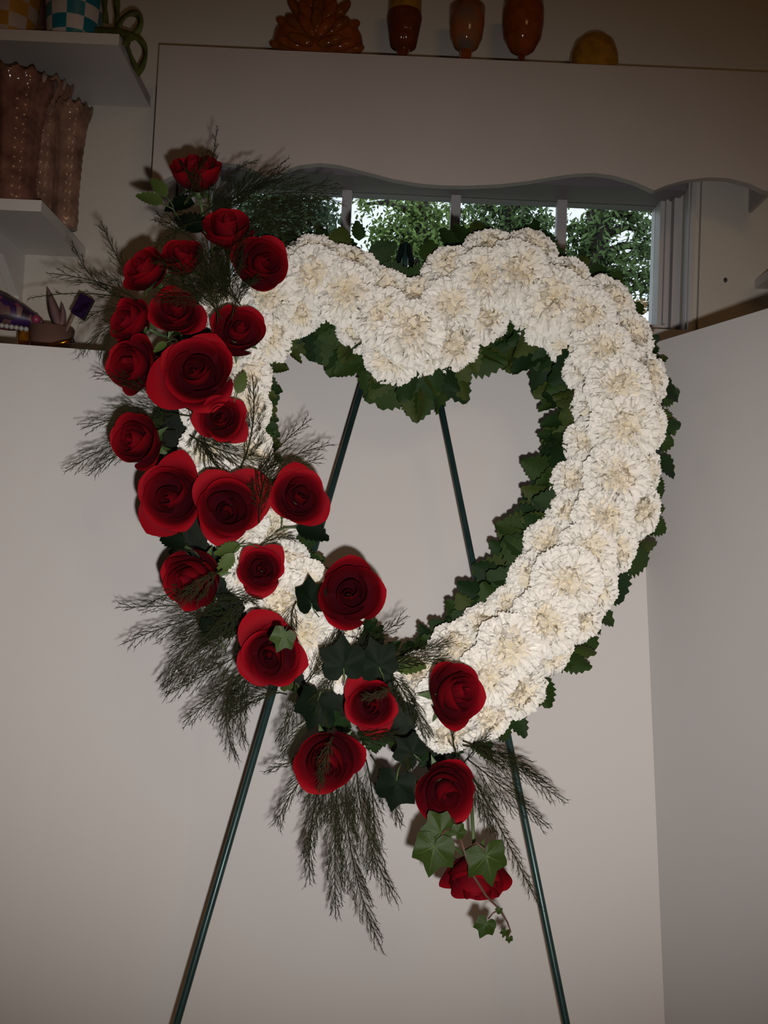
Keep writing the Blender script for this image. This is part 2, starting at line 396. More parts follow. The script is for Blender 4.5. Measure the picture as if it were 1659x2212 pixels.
# true outward normals of the inner and the outer outline
def edge_normal(t, s):
    a = station(t - 0.6, s); b = station(t + 0.6, s); d = Vector((b[0]-a[0], b[1]-a[1])).normalized()
    n = Vector((-d.y, d.x)); c = across(t)
    return n if n.dot(c) > 0 else -n
INW = {0: 82, 1: 85, 2: 70, 3: 82, 4: 92, 5: 95, 6: 92, 7: 95, 8: 88, 9: 82, 10: 84, 11: 80, 12: 66, 13: 66, 14: 78, 15: 80, 16: 74, 17: 58, 18: 40, 19: 26,
       20: 18, 21: 18, 22: 34, 23: 40, 24: 30, 25: 34, 26: 34, 27: 26, 28: 26, 29: 26, 30: 24, 31: 28, 32: 44, 33: 62, 34: 80, 35: 92, 36: 92, 37: 85, 38: 85}
t = 0.0
while t < NS:
    i0 = int(t) % NS; a = station(t, -1); b = station(t + 1, -1)
    seg = max(8.0, math.hypot(b[0]-a[0], b[1]-a[1]))
    n = -edge_normal(t, -1); wv = INW[i0]
    for lay in range(2):
        ang = R.uniform(-0.55, 0.55); d = Vector((n.x * math.cos(ang) - n.y * math.sin(ang), n.x * math.sin(ang) + n.y * math.cos(ang)))
        lp = max(50, wv * R.uniform(0.85, 1.05) + 6)
        st = (-0.42 if lay else 0.0) * wv + (wv * 0.98 - lp) * (1.0 if lay else 0.45)
        st = min(st, wv - lp)
        ring_leaf(a[0] + n.x * st + R.uniform(-6, 6), a[1] + n.y * st + R.uniform(-6, 6), Yb(a[1]) + (-0.035 if lay else -0.005) + R.uniform(-0.012, 0.012), d, lp,
                  R.uniform(-0.35, 0.35), R.uniform(-1.1, 1.1))
    t += 25.6 / seg
t = 0.0
while t < NS:
    i0 = int(t) % NS; a = station(t, 1); b = station(t + 1, 1)
    seg = max(8.0, math.hypot(b[0]-a[0], b[1]-a[1])); n = edge_normal(t, 1)
    ang = R.uniform(-0.9, 0.9); d = Vector((n.x * math.cos(ang) - n.y * math.sin(ang), n.x * math.sin(ang) + n.y * math.cos(ang)))
    lp = R.uniform(52, 80); out = R.uniform(8, 38)
    if 3 < t < 6 or 19 < t < 22: out *= 0.7
    ring_leaf(a[0] + n.x * (out - lp * 0.9), a[1] + n.y * (out - lp * 0.9), Yb(a[1]) + R.uniform(-0.03, 0.01), d, lp, R.uniform(-0.2, 0.3), R.uniform(-0.9, 0.9))
    t += R.uniform(27, 38) / seg
for px, py, dx, dy, lp in ((795, 560, 0.75, -0.45, 75), (815, 590, 0.7, -0.1, 70), (775, 520, -0.1, -1, 48), (925, 570, 0.1, -1, 60), (845, 615, 0.9, 0.0, 75), (930, 600, -0.9, -0.1, 60),
                           (690, 545, 0.2, -1, 60), (640, 555, -0.3, -1, 60), (730, 548, 0.1, -1, 66)):
    ring_leaf(px, py, Yb(py) - 0.03, Vector((dx, dy)), lp, 0.0, R.uniform(-0.5, 0.5))

# ------------------------------------------------------------------ carnations
def carn_petal(L, A, ruf, curl, r, nu=10, nv=6):
    v = []; c = []; ph = r.uniform(0, 6.28); k = r.uniform(1.3, 2.6); ph2 = r.uniform(0, 6.28)
    for j in range(nv + 1):
        t = j / nv
        for i in range(nu + 1):
            u = -1 + 2 * i / nu
            rho = L * (0.12 + 0.88 * t) * (1 - 0.10 * u * u * t)
            if j == nv: rho *= 1 + (0.05 if i % 2 else -0.03)
            al = u * A * (0.30 + 0.70 * t)
            z = ruf * L * t ** 1.6 * (math.sin(k * PI * u + ph) + 0.45 * math.sin(2.3 * k * PI * u + ph2)) - curl * L * max(0.0, t - 0.4) ** 2 / 0.36
            v.append(Vector((rho * math.sin(al), rho * math.cos(al), z))); c.append(t)
    f = [(j*(nu+1)+i, j*(nu+1)+i+1, (j+1)*(nu+1)+i+1, (j+1)*(nu+1)+i) for j in range(nv) for i in range(nu)]
    return v, f, c
def make_carnation(seed):
    """a dome of small crimped petals: tips spread over the dome, each rolled its own way"""
    r = random.Random(100 + seed); outer = []; inner = MB(); NP = 84
    def petal(theta, phi, Lp, A, ruf, curl, roll, tin):
        v, f, c = carn_petal(Lp, A, ruf, curl, r)
        d = Vector((math.sin(theta) * math.cos(phi), math.sin(theta) * math.sin(phi), math.cos(theta)))
        top = Vector((d.x, d.y, d.z * 0.66 - 0.04)) * r.uniform(0.93, 1.05)
        dr = Vector((d.x, d.y, d.z * 0.75 + 0.22)).normalized()
        flat = Vector((0, 0, 1)); flat = flat - dr * flat.dot(dr)
        flat = flat.normalized() if flat.length > 0.05 else dr.orthogonal().normalized()
        nz = Matrix.Rotation(roll, 3, dr) @ flat
        B = basis(dr, nz); base = top - dr * Lp
        return [B @ p + base for p in v], f, [min(1.0, tin * 0.5 + t ** 1.6 * (1.05 - 0.95 * (1 - tin))) for t in c]
    for q in range(11):
        v, f, c = petal(rad(r.uniform(86, 97)), 2 * PI * (q + r.uniform(-0.2, 0.2)) / 11, r.uniform(0.62, 0.72), rad(r.uniform(34, 42)), r.uniform(0.05, 0.10), 0.05, r.uniform(-0.3, 0.3), 0.9)
        outer.append(mesh('petal', v, f, M['carn'], True, c))
    core = MB(); core.sphere((0, 0, -0.02), 0.70, 16, 10, (1, 1, 0.62))
    core.v = [p * (1 + 0.06 * math.sin(9 * p.x + 5 * p.y + seed)) for p in core.v]
    inner.add(core.v, core.f, [0.55] * len(core.v))
    for q in range(16):
        th = rad(r.uniform(2, 30)); ph = q * 2.39996
        v, f, c = petal(th, ph, r.uniform(0.40, 0.50), rad(r.uniform(30, 42)), r.uniform(0.12, 0.20), r.uniform(0.25, 0.55), r.uniform(-3.1, 3.1), 0.35)
        inner.add(v, f, c)
    for q in range(NP):
        k = (q + 0.5) / NP; th = math.acos(1 - k * (1 - math.cos(rad(84)))); ph = q * 2.39996 + r.uniform(-0.25, 0.25); th += r.uniform(-0.08, 0.08)
        free = max(0.15, 1.0 - th / rad(75))
        v, f, c = petal(th, ph, r.uniform(0.5, 0.62), rad(r.uniform(24, 36)), r.uniform(0.09, 0.17), r.uniform(0.0, 0.32), r.uniform(-1, 1) * (0.35 + 1.3 * free), min(1.0, 0.25 + th / rad(75)))
        inner.add(v, f, c)
    im = inner.mesh('ruffled_petals', M['carn'], True, None, True)
    k = MB(); k.tube([(0, 0, -0.16), (0, 0, -0.26), (0, 0, -0.5), (0, 0, -0.62)], [0.05, 0.17, 0.13, 0.06], 8)
    k.tube([(0, 0, -0.6), (0, 0, -1.25)], 0.04, 5)
    return outer, im, k.mesh('calyx', M['calyx'])
CARN = [make_carnation(s) for s in range(7)]
def put_carnation(px, py, Y, rpx, axis, label):
    ou, im, ca = R.choice(CARN); p = W(px, py, Y)
    e = empty('carnation'); rt = Vector((0, 0, 1)).rotation_difference(Vector(axis).normalized()).to_matrix() @ Matrix.Rotation(R.uniform(0, 6.28), 3, 'Z')
    e.matrix_world = Matrix.Translation(p) @ rt.to_4x4() @ Matrix.Scale(rpx * Y / FPX, 4)
    for q in ou: link('petal', q, e)
    tag(link('ruffled_petals', im, e), kind='stuff'); link('calyx', ca, e)
    tag(e, label, 'carnation', 'white carnations covering the heart')
    return e
ORD = ['first', 'second', 'third', 'fourth', 'fifth', 'sixth', 'seventh', 'eighth', 'ninth', 'tenth', 'eleventh', 'twelfth', 'thirteenth', 'fourteenth', 'fifteenth',
       'sixteenth', 'seventeenth', 'eighteenth', 'nineteenth', 'twentieth']
def ordn(k):
    return ORD[k] if k < 20 else 'twenty-' + ORD[k - 20]
def row(s, t0, t1, step, rpx, lift, rowname, side, sgn):
    t = t0; k = 0
    while (t - t1) * sgn < 0:
        px, py = station(t, s); c = across(t); n = edge_normal(t, 1 if s > 0 else -1) if abs(s) > 0.2 else c
        sl = s * 1.05
        ax = Vector((n.x * sl + R.uniform(-0.12, 0.12), -1.0, -n.y * sl + R.uniform(-0.12, 0.12)))
        put_carnation(px + R.uniform(-11, 11), py + R.uniform(-11, 11), Yb(py) - lift - R.uniform(0, 0.014), rpx * R.uniform(0.9, 1.1), ax,
                      'white ruffled carnation, %s in the %s row %s from the top notch' % (ordn(k), rowname, side))
        a = station(t, s); b = station(t + sgn, s); t += sgn * step / max(30.0, math.hypot(b[0]-a[0], b[1]-a[1])); k += 1
row(0.50, 0.3, 21.5, 92, 66, 0.058, 'outer', 'clockwise', 1)
row(-0.55, 0.3, 21.5, 80, 64, 0.052, 'inner', 'clockwise', 1)
row(0.02, 0.0, 21.3, 88, 72, 0.086, 'middle', 'clockwise', 1)
row(0.50, -0.75, -6.2, 96, 68, 0.058, 'outer', 'anticlockwise', -1)
row(-0.55, -0.7, -16.0, 84, 66, 0.052, 'inner', 'anticlockwise', -1)
row(0.02, -0.9, -16.0, 92, 70, 0.082, 'middle', 'anticlockwise', -1)

# ------------------------------------------------------------------ roses
def rose_petal(r, rb, rm, H, wr, flare, point, drop, n_u=14, n_v=11):
    v = []; c = []; ph = r.uniform(0, 6.28); asym = r.uniform(-0.12, 0.12); wv = r.uniform(0.015, 0.04)
    for j in range(n_v + 1):
        t = j / n_v
        for i in range(n_u + 1):
            u = -1 + 2 * i / n_u
            te = t * (1 - 0.20 * abs(u) ** 3.5 - point * abs(u) ** 1.1 + asym * u * 0.5)
            rr = rb + (rm - rb) * (1 - (1 - min(1.0, te / 0.75)) ** 2.2)
            k = max(0.0, te - 0.55) / 0.45
            rim = max(0.0, te - 0.80) / 0.20 * (0.5 + 0.8 * u * u)
            rr += flare * (k ** 1.6) + (0.08 * max(0.0, flare) / 0.3) * rim ** 2
            z = H * te - drop * (k ** 2.4) - 0.10 * max(0.0, flare) / 0.3 * rim ** 2
            rr *= 1 + wv * math.sin(4.0 * u + ph) * t; z += wv * 0.8 * math.sin(3.3 * u + ph + 1) * t * t
            th = wr * u * (0.55 + 0.45 * min(1.0, te / 0.6) ** 0.6)
            v.append(Vector((rr * math.sin(th), rr * math.cos(th), z + 0.02))); c.append(te)
    q = n_u + 1
    f = [(j*q+i, j*q+i+1, (j+1)*q+i+1, (j+1)*q+i) for j in range(n_v) for i in range(n_u)]
    return v, f, c
def make_rose(seed, openness):
    """bloom of outer radius about 1; local +Z is the way it faces, z = 0 at the base"""
    r = random.Random(300 + seed); pet = []; az = r.uniform(0, 6.28)
    o = openness; spec = []
    for q in range(5): spec.append((0.03, 0.10 + 0.070 * q, 1.10 - 0.015 * q, 2.7 - 0.28 * q, -0.06 + 0.006 * q, 0.02, 0.0, 0.45 + 0.04 * q))
    for q in range(5): spec.append((0.06, 0.46 + 0.055 * q, 1.06 - 0.04 * q, 1.35 - 0.05 * q, (-0.02 + 0.035 * q) * o + 0.01 * q, 0.05 + 0.04 * r.random(), 0.02 * q * o, 0.62 + 0.05 * q))
    for q in range(5 if o > 0.5 else 4):
        spec.append((0.08, 0.70 + 0.025 * q, 0.93 - (0.05 + 0.03 * o) * q, 1.12 - 0.02 * q, (0.16 + 0.065 * q) * (0.25 + 0.75 * o), 0.16 + 0.20 * r.random(), 0.10 * o + 0.03 * q * o, 0.95))
    for q, (rb, rm, H, wr, fl_, po, dr, dk) in enumerate(spec):
        v, f, c = rose_petal(r, rb, rm, H, wr * r.uniform(0.94, 1.06), fl_ * r.uniform(0.8, 1.2), po, dr)
        az += rad(137.5) + r.uniform(-0.2, 0.2)
        rot = Matrix.Rotation(az, 3, 'Z') @ Matrix.Rotation(r.uniform(-0.12, 0.12), 3, 'X') @ Matrix.Rotation(r.uniform(-0.10, 0.10), 3, 'Y')
        sh = Vector((r.uniform(-0.04, 0.04), r.uniform(-0.04, 0.04), 0))
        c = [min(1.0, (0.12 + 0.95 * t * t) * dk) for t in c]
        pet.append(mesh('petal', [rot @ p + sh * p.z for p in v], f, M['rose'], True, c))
    sep = []
    for q in range(5):
        v = []; a = 2 * PI * q / 5 + 0.3
        rt_ = Matrix.Rotation(a, 3, 'Z')
        for t_, w_, rr, z in ((0, 0.10, 0.08, -0.04), (0.33, 0.13, 0.30, 0.02), (0.66, 0.08, 0.52, -0.02), (1, 0.005, 0.74, -0.14)):
            v += [rt_ @ Vector((-w_, rr, z + 0.02)), rt_ @ Vector((0, rr, z)), rt_ @ Vector((w_, rr, z + 0.02))]
        sep.append(mesh('sepal', v, [(i*3+k, i*3+k+1, i*3+k+4, i*3+k+3) for i in range(3) for k in range(2)], M['stem']))
    s = MB(); s.tube([(0, 0, 0.06), (0, 0, -0.05), (0, 0, -0.16), (0, 0, -0.22)], [0.10, 0.14, 0.11, 0.06], 8)
    s.tube([(0, 0, -0.2), (0.02, 0, -0.8), (0, 0, -1.5)], 0.055, 6)
    return pet, sep, s.mesh('stem', M['stem'])
ROSEM = {('o', k): make_rose(k, 1.0 + 0.15 * (k % 2)) for k in range(5)}
ROSEM.update({('m', k): make_rose(20 + k, 0.45) for k in range(4)})
ROSEM[('b', 0)] = make_rose(40, 0.1); ROSEM[('b', 1)] = make_rose(41, 0.15)
# x, y, width px, height px, facing (right, up), depth before the base, kind, label
ROSES = [
 (422, 378, 112, (-0.15, 1.10), 0.13, ('b', 0), 'topmost red rose, a tight bud standing upright against the valance'),
 (492, 500, 118, (0.10, 0.85), 0.13, ('m', 0), 'red rose facing upward, second from the top, above dark fern'),
 (562, 568, 122, (0.45, 0.10), 0.14, ('m', 1), 'red rose overlapping the left top lobe of white carnations'),
 (318, 586, 104, (-0.55, 0.45), 0.12, ('m', 2), 'pinkish red rose at far left below the small green leaves'),
 (394, 560, 92, (-0.15, 0.55), 0.11, ('b', 1), 'half-hidden dark red rosebud between two upper roses behind the fern'),
 (380, 676, 124, (0.05, 0.30), 0.13, ('o', 0), 'dark red rose directly above the biggest open rose'),
 (286, 694, 106, (-0.65, 0.15), 0.11, ('m', 3), 'red rose seen from its side beside the purple ornaments'),
 (514, 718, 120, (0.30, 0.25), 0.14, ('m', 0), 'cupped red rose with dark centre overlapping carnations near the left lobe'),
 (290, 788, 124, (-0.55, -0.05), 0.12, ('m', 1), 'red rose left of the biggest open rose'),
 (428, 806, 182, (0.05, 0.05), 0.16, ('o', 1), 'largest fully open red rose in the upper left cascade'),
 (479, 906, 118, (0.15, 0.10), 0.14, ('o', 2), 'round red rose just below right of the biggest open rose'),
 (300, 952, 124, (-0.40, 0.05), 0.13, ('m', 2), 'red rose at the left edge above the dark fern tips'),
 (374, 1072, 168, (-0.15, 0.00), 0.14, ('o', 3), 'wide open red rose, left of the three roses in a row'),
 (492, 1096, 166, (0.08, -0.05), 0.16, ('o', 4), 'wide open red rose, middle of the three roses in a row'),
 (645, 1076, 136, (0.25, 0.15), 0.14, ('o', 0), 'red rose touching the left easel leg, rightmost of three'),
 (418, 1248, 138, (-0.40, -0.35), 0.12, ('m', 3), 'shadowed dark red rose at left under fern sprays'),
 (563, 1230, 114, (0.05, 0.10), 0.14, ('o', 2), 'small round red rose beside white carnations and ivy leaves'),
 (755, 1283, 146, (0.05, 0.12), 0.14, ('m', 0), 'red rose at the inner lower left curve of the heart'),
 (587, 1415, 156, (0.00, -0.12), 0.15, ('o', 1), 'open red rose with a green ivy leaf lying on it'),
 (802, 1522, 122, (-0.10, 0.05), 0.13, ('o', 3), 'red rose with dark swirled centre below the black-green leaves'),
 (980, 1500, 134, (0.60, 0.25), 0.14, ('m', 1), 'red rose on the lower right carnations, nearest the heart tip'),
 (708, 1640, 142, (-0.08, -0.20), 0.14, ('m', 2), 'red rose above the long hanging fern, lower left of the tip'),
 (960, 1706, 138, (0.12, -0.15), 0.14, ('m', 3), 'red rose just above the trailing ivy leaves'),
 (1028, 1892, 140, (0.05, -1.25), 0.11, ('m', 0), 'lowest red rose hanging upside down behind two ivy leaves')]
RR = random.Random(21)
for px, py, wd, (ax, az), dep, kd, lab in ROSES:
    pet, sep, st = ROSEM[kd]
    Y = Yb(py) - dep
    axis = Vector((ax, -1.0, az)).normalized()
    gain = {'o': 0.50, 'm': 0.60, 'b': 0.64}[kd[0]]
    sc = wd * gain * Y / FPX
    e = empty('red_rose')
    rt = Vector((0, 0, 1)).rotation_difference(axis).to_matrix() @ Matrix.Rotation(RR.uniform(0, 6.28), 3, 'Z')
    e.matrix_world = Matrix.Translation(W(px, py, Y) - axis * sc * 0.55) @ rt.to_4x4() @ Matrix.Scale(sc, 4)
    for q in pet: link('petal', q, e)
    so = link('stem', st, e)
    for q in sep: link('sepal', q, so)
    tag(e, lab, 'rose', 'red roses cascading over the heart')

# ------------------------------------------------------------------ ivy and loose leaves
def ivy_mesh(seed, mat, veins=True):
    r = random.Random(seed)
    pr = [(0, 1.0), (11, 0.80), (24, 0.68), (36, 0.74), (50, 0.86), (62, 0.76), (78, 0.62), (95, 0.64), (116, 0.68), (135, 0.55), (155, 0.44), (172, 0.22)]
    out = [(a, q * r.uniform(0.93, 1.07)) for a, q in pr] + [(180, 0.10)] + [(360 - a, q * r.uniform(0.93, 1.07)) for a, q in reversed(pr[1:])]
    v = [Vector((0, 0, 0.03))]; n = len(out); f = []
    def zz(a, q): return -0.16 * q * q + 0.07 * q * math.cos(rad(a) * 5.2)
    for ring in (0.36, 0.7, 1.0):
        for a, q in out:
            rr = q * ring * (1 if ring == 1 else 0.94)
            v.append(Vector((rr * math.sin(rad(a)), rr * math.cos(rad(a)), zz(a, rr))))
    for i in range(n):
        j = (i + 1) % n; f.append((0, 1 + j, 1 + i))
        for k in range(2): b = 1 + k * n; f.append((b + i, b + j, b + n + j, b + n + i))
    lf = mesh('leaf_blade', v, [tuple(reversed(q)) for q in f], mat)
    vm = MB()
    for a, q in ((0, 0.9), (50, 0.72), (-50, 0.72), (116, 0.5), (-116, 0.5)):
        pts = [Vector((q * s * math.sin(rad(a)), q * s * math.cos(rad(a)), zz(a % 360, q * s) + 0.03 * (1 - s) + 0.006)) for s in (0, 0.33, 0.66, 1)]
        vm.tube(pts, [0.014, 0.011, 0.008, 0.003], 4)
    return lf, vm.mesh('vein', M['ivyvein'] if mat is M['ivy'] else M['veinshade'])
IVY = [ivy_mesh(s, M['ivy']) for s in range(3)]; IVYD = [ivy_mesh(9 + s, M['ivyshade']) for s in range(2)]
v, f = serrated_leaf(1.0, 0.26, 7, 0.15, 0.2, 77); PLAIN = mesh('leaf_blade', v, f, M['olive'])
v, f = serrated_leaf(1.0, 0.34, 7, 0.25, 0.3, 78); PLAIND = mesh('leaf_blade', v, f, M['ivyshade'])
def mat_for(px, py, Y, size, ang, tilt=(0, 0)):
    """ang: image angle of the tip, degrees, 0 = right, 90 = up; tilt leans the face right/up"""
    a = rad(ang)
    return Matrix.Translation(W(px, py, Y)) @ basis((math.cos(a), 0, math.sin(a)), (tilt[0], -1, tilt[1])).to_4x4() @ Matrix.Scale(size * Y / FPX, 4)
def lone_leaf(name, me, px, py, dep, size, ang, tilt, label, vein=None, cat='leaf', group=None):
    Y = Yb(py) - dep
    e = empty(name); e.matrix_world = mat_for(px, py, Y, size, ang, tilt)
    lb = link('leaf_blade', me, e)
    if vein: link('vein', vein, lb)
    pt = MB(); b = 0.1 if vein else 0.0
    pt.tube([(0, b and -0.05, 0), (0.03, -0.35, -0.10), (0, -0.6, -0.45)], [0.03, 0.025, 0.02], 5); link('petiole', pt.mesh('petiole', M['stem']), e)
    tag(e, label, cat, group)
lone_leaf('ivy_leaf', IVY[0][0], 613, 1372, 0.26, 40, 250, (0.1, 0.3), 'small green ivy leaf lying on the open red rose', IVY[0][1])
lone_leaf('ivy_leaf', IVYD[0][0], 672, 1300, 0.13, 60, 100, (-0.5, 0.1), 'dark ivy leaf just left of the inner curve rose', IVYD[0][1])
lone_leaf('ivy_leaf', IVYD[1][0], 632, 1322, 0.10, 36, 170, (-0.2, 0.3), 'small dark ivy leaf between carnations and two lower roses', IVYD[1][1])
lone_leaf('ivy_leaf', IVYD[0][0], 742, 1440, 0.16, 72, 95, (0.1, 0.4), 'black-green ivy leaf at left above the dark-centred rose', IVYD[0][1])
lone_leaf('ivy_leaf', IVYD[1][0], 818, 1438, 0.15, 66, 110, (-0.2, 0.5), 'black-green ivy leaf at right above the dark-centred rose', IVYD[1][1])
lone_leaf('ivy_leaf', IVYD[1][0], 686, 1515, 0.15, 70, 255, (-0.3, 0.1), 'large dark leaf between the open rose and the dark-centred rose')
lone_leaf('ivy_leaf', IVYD[0][0], 856, 1690, 0.13, 66, 262, (-0.2, 0.1), 'dark ivy leaf hanging left of the rose above the trailing ivy', IVYD[0][1])
lone_leaf('ivy_leaf', IVYD[1][0], 892, 1628, 0.12, 52, 140, (0.0, 0.2), 'dark ivy leaf tucked above the rose over the trailing ivy', IVYD[1][1])
lone_leaf('rose_leaf', PLAIN, 505, 1195, 0.17, 58, 235, (0.3, 0.3), 'pale edged green leaf pointing down-left between two left roses')
lone_leaf('rose_leaf', PLAIN, 520, 1180, 0.16, 62, 195, (0.2, 0.6), 'grey-green leaf lying under the middle open rose')
lone_leaf('rose_leaf', PLAIND, 400, 1180, 0.09, 60, 160, (0.2, 0.5), 'dark green leaf under the leftmost wide open rose')
lone_leaf('rose_leaf', PLAIND, 640, 1140, 0.10, 75, 350, (0.1, 0.6), 'dark leaf below the rose touching the easel leg')
lone_leaf('rose_leaf', PLAIN, 352, 440, 0.14, 66, 160, (0.2, 0.4), 'bright green leaf pointing left below the topmost rosebud')
lone_leaf('rose_leaf', PLAIN, 360, 425, 0.13, 58, 130, (0.3, 0.2), 'green leaf pointing up left below the topmost rosebud')
lone_leaf('rose_leaf', PLAIND, 420, 440, 0.11, 70, 185, (0.2, 0.5), 'dark leaf hanging right under the topmost rosebud')
lone_leaf('rose_leaf', PLAIN, 512, 850, 0.15, 52, 72, (0.4, 0.1), 'small rounded green leaf right of the biggest open rose')
lone_leaf('rose_leaf', PLAIN, 360, 740, 0.15, 36, 215, (0.1, 0.3), 'tiny green leaf wedged left above the biggest open rose')
lone_leaf('rose_leaf', PLAIND, 585, 625, 0.10, 58, 285, (0.1, 0.1), 'drooping green leaf under the rose on the left lobe')
lone_leaf('rose_leaf', PLAIN, 850, 1440, 0.13, 72, 5, (0.0, 0.5), 'slim olive leaf pointing right toward the lower right rose')
lone_leaf('rose_leaf', PLAIND, 605, 1100, 0.10, 70, 100, (0.2, 0.1), 'dark leaf behind the fern left of the easel-leg rose')
lone_leaf('rose_leaf', PLAIND, 440, 500, 0.10, 78, 150, (0.2, 0.3), 'dark leaf behind fern left of the upward facing rose')
lone_leaf('rose_leaf', PLAIND, 470, 1380, 0.09, 60, 130, (0.1, 0.4), 'dark leaf in the fern left of the ivy-topped rose')
# trailing ivy sprig at the foot
sp = empty('trailing_ivy_sprig', W(985, 1790, 1.0)); og = sp.location
def sprig_tube(pts, r, nm='stem', mt='stem'):
    m = MB(); m.tube([W(x, y, Y) for x, y, Y in pts], [q for q in r], 6); return m.build(nm, M[mt], sp)
BR = principled('ivy_stem_brown', (0.10, 0.045, 0.03), 0.5); M['ivystem'] = BR
sprig_tube([(965, 1740, 1.06), (985, 1785, 1.00), (1002, 1835, 0.985), (1018, 1885, 0.98), (1050, 1935, 0.985), (1080, 1965, 0.99), (1096, 1992, 1.0), (1103, 2012, 1.0), (1094, 2030, 1.0)],
           [0.0016, 0.0016, 0.0015, 0.0014, 0.0013, 0.0011, 0.0009, 0.0008, 0.0005], 'stem', 'ivystem')
sprig_tube([(1002, 1838, 0.985), (1030, 1820, 0.98), (1050, 1838, 0.975)], [0.001, 0.001, 0.001], 'petiole', 'ivystem')
sprig_tube([(985, 1785, 1.0), (960, 1795, 0.98), (940, 1825, 0.975)], [0.001, 0.001, 0.001], 'petiole', 'ivystem')
sprig_tube([(1080, 1965, 0.99), (1065, 1972, 0.985), (1055, 1985, 0.985)], [0.0008, 0.0008, 0.0008], 'petiole', 'ivystem')
for k, (px, py, Y, sz, ang, tilt) in enumerate([(938, 1828, 0.972, 66, 262, (-0.15, 0.15)), (952, 1798, 0.985, 54, 120, (0.1, 0.4)), (1050, 1848, 0.968, 66, 285, (0.15, 0.1)), (1050, 1995, 0.98, 34, 250, (0.1, 0.2)),
                                              (988, 1800, 0.985, 26, 60, (0.4, 0.3)), (1092, 2012, 0.998, 15, 250, (0.3, 0.2)), (1100, 2026, 0.998, 12, 270, (0.1, 0.2)), (1076, 1968, 0.985, 12, 30, (0.2, 0))]):
    lf, vn = IVY[k % 3]
    o = link('leaf', lf, sp); o.matrix_local = Matrix.Translation(-og) @ mat_for(px, py, Y, sz, ang, tilt)
    if sz > 30: link('vein', vn, o)
tag(sp, 'trailing ivy sprig with lobed green leaves at the bottom of the cascade', 'ivy')

# ------------------------------------------------------------------ asparagus fern fronds
def tri(mb, a, b, r0, r1):
    d = b - a
    if d.length < 1e-6: return
    u = d.orthogonal().normalized(); s = d.normalized().cross(u); v = []
    for p, r in ((a, r0), (b, r1)):
        for k in range(3):
            t = 2.0944 * k; v.append(p + (u * math.cos(t) + s * math.sin(t)) * r)
    mb.add(v, [(0, 1, 4, 3), (1, 2, 5, 4), (2, 0, 3, 5)])
def bez(P, t):
    n = len(P)
    if n == 2: return P[0].lerp(P[1], t)
    return bez([P[i].lerp(P[i+1], t) for i in range(n-1)], t)
FR = random.Random(5)
def needles(mb, pts, nl, step, r):
    for a, b in zip(pts[:-1], pts[1:]):
        L = (b - a).length; d = (b - a).normalized(); k = max(1, int(L / step))
        u = d.orthogonal().normalized(); s = d.cross(u)
        for i in range(k):
            p = a.lerp(b, (i + FR.random()) / k); ph = FR.uniform(0, 6.28)
            dr = (d * 0.85 + (u * math.cos(ph) + s * math.sin(ph)) * 0.55).normalized()
            tri(mb, p, p + dr * nl * FR.uniform(0.6, 1.2), r, r * 0.55)
def frond(path, dep, spread, n, label, droop=0.0, nl=0.0062):
    P = [W(x, y, Yb(min(y, 1800)) - dep - (0.02 if 0 < i < len(path) - 1 else 0)) for i, (x, y) in enumerate(path)]
    e = empty('fern_frond', P[0]); st = MB(); nd = MB()
    main = [bez(P, i / 14) for i in range(15)]; Lm = sum((b - a).length for a, b in zip(main[:-1], main[1:]))
    st.tube(main, [0.0009 - 0.0005 * i / 14 for i in range(15)], 5)
    needles(nd, main[5:], nl, 0.0024, 0.00032)
    for k in range(n):
        t = 0.08 + 0.82 * (k + FR.random() * 0.6) / n
        p = bez(P, t); d = (bez(P, min(1, t + 0.03)) - bez(P, max(0, t - 0.03))).normalized()
        side = Vector((-d.z, 0, d.x)).normalized() * (1 if k % 2 else -1)
        back = Vector((0, FR.uniform(-0.35, 0.35), 0))
        Ls = Lm * spread * (1.15 - 0.75 * t) * FR.uniform(0.7, 1.15)
        d1 = (d + side * FR.uniform(0.35, 0.75) + back).normalized(); d2 = (d + side * 0.18 + back * 0.4 + Vector((0, 0, -droop))).normalized()
        q = [p, p + d1 * Ls * 0.45, p + d1 * Ls * 0.45 + d2 * Ls * 0.6]
        pts = [bez(q, i / 7) for i in range(8)]
        for a, b in zip(pts[:-1], pts[1:]): tri(nd, a, b, 0.00042, 0.00034)
        needles(nd, pts[1:], nl, 0.0022, 0.00032)
        if Ls > 0.03:
            for w_ in range(2 + int(Ls / 0.02)):
                tt = FR.uniform(0.15, 0.8); p2 = bez(q, tt); dd = (bez(q, min(1, tt + 0.05)) - bez(q, tt - 0.05)).normalized()
                s2 = Vector((-dd.z, 0, dd.x)) * (1 if w_ % 2 else -1)
                l2 = Ls * FR.uniform(0.2, 0.36)
                q2 = [p2, p2 + (dd + s2 * 0.6 + Vector((0, FR.uniform(-.3, .3), 0))).normalized() * l2 * 0.5]
                q2.append(q2[1] + (dd + s2 * 0.15).normalized() * l2 * 0.5)
                for a, b in zip(q2[:-1], q2[1:]): tri(nd, a, b, 0.00034, 0.00026)
                needles(nd, q2, nl, 0.0024, 0.00030)
    so = st.build('stem', M['fern'], e)
    tag(nd.build('needles', M['fern'], so, False), kind='stuff')
    tag(e, label, 'fern', 'feathery fern fronds in the rose cascade')
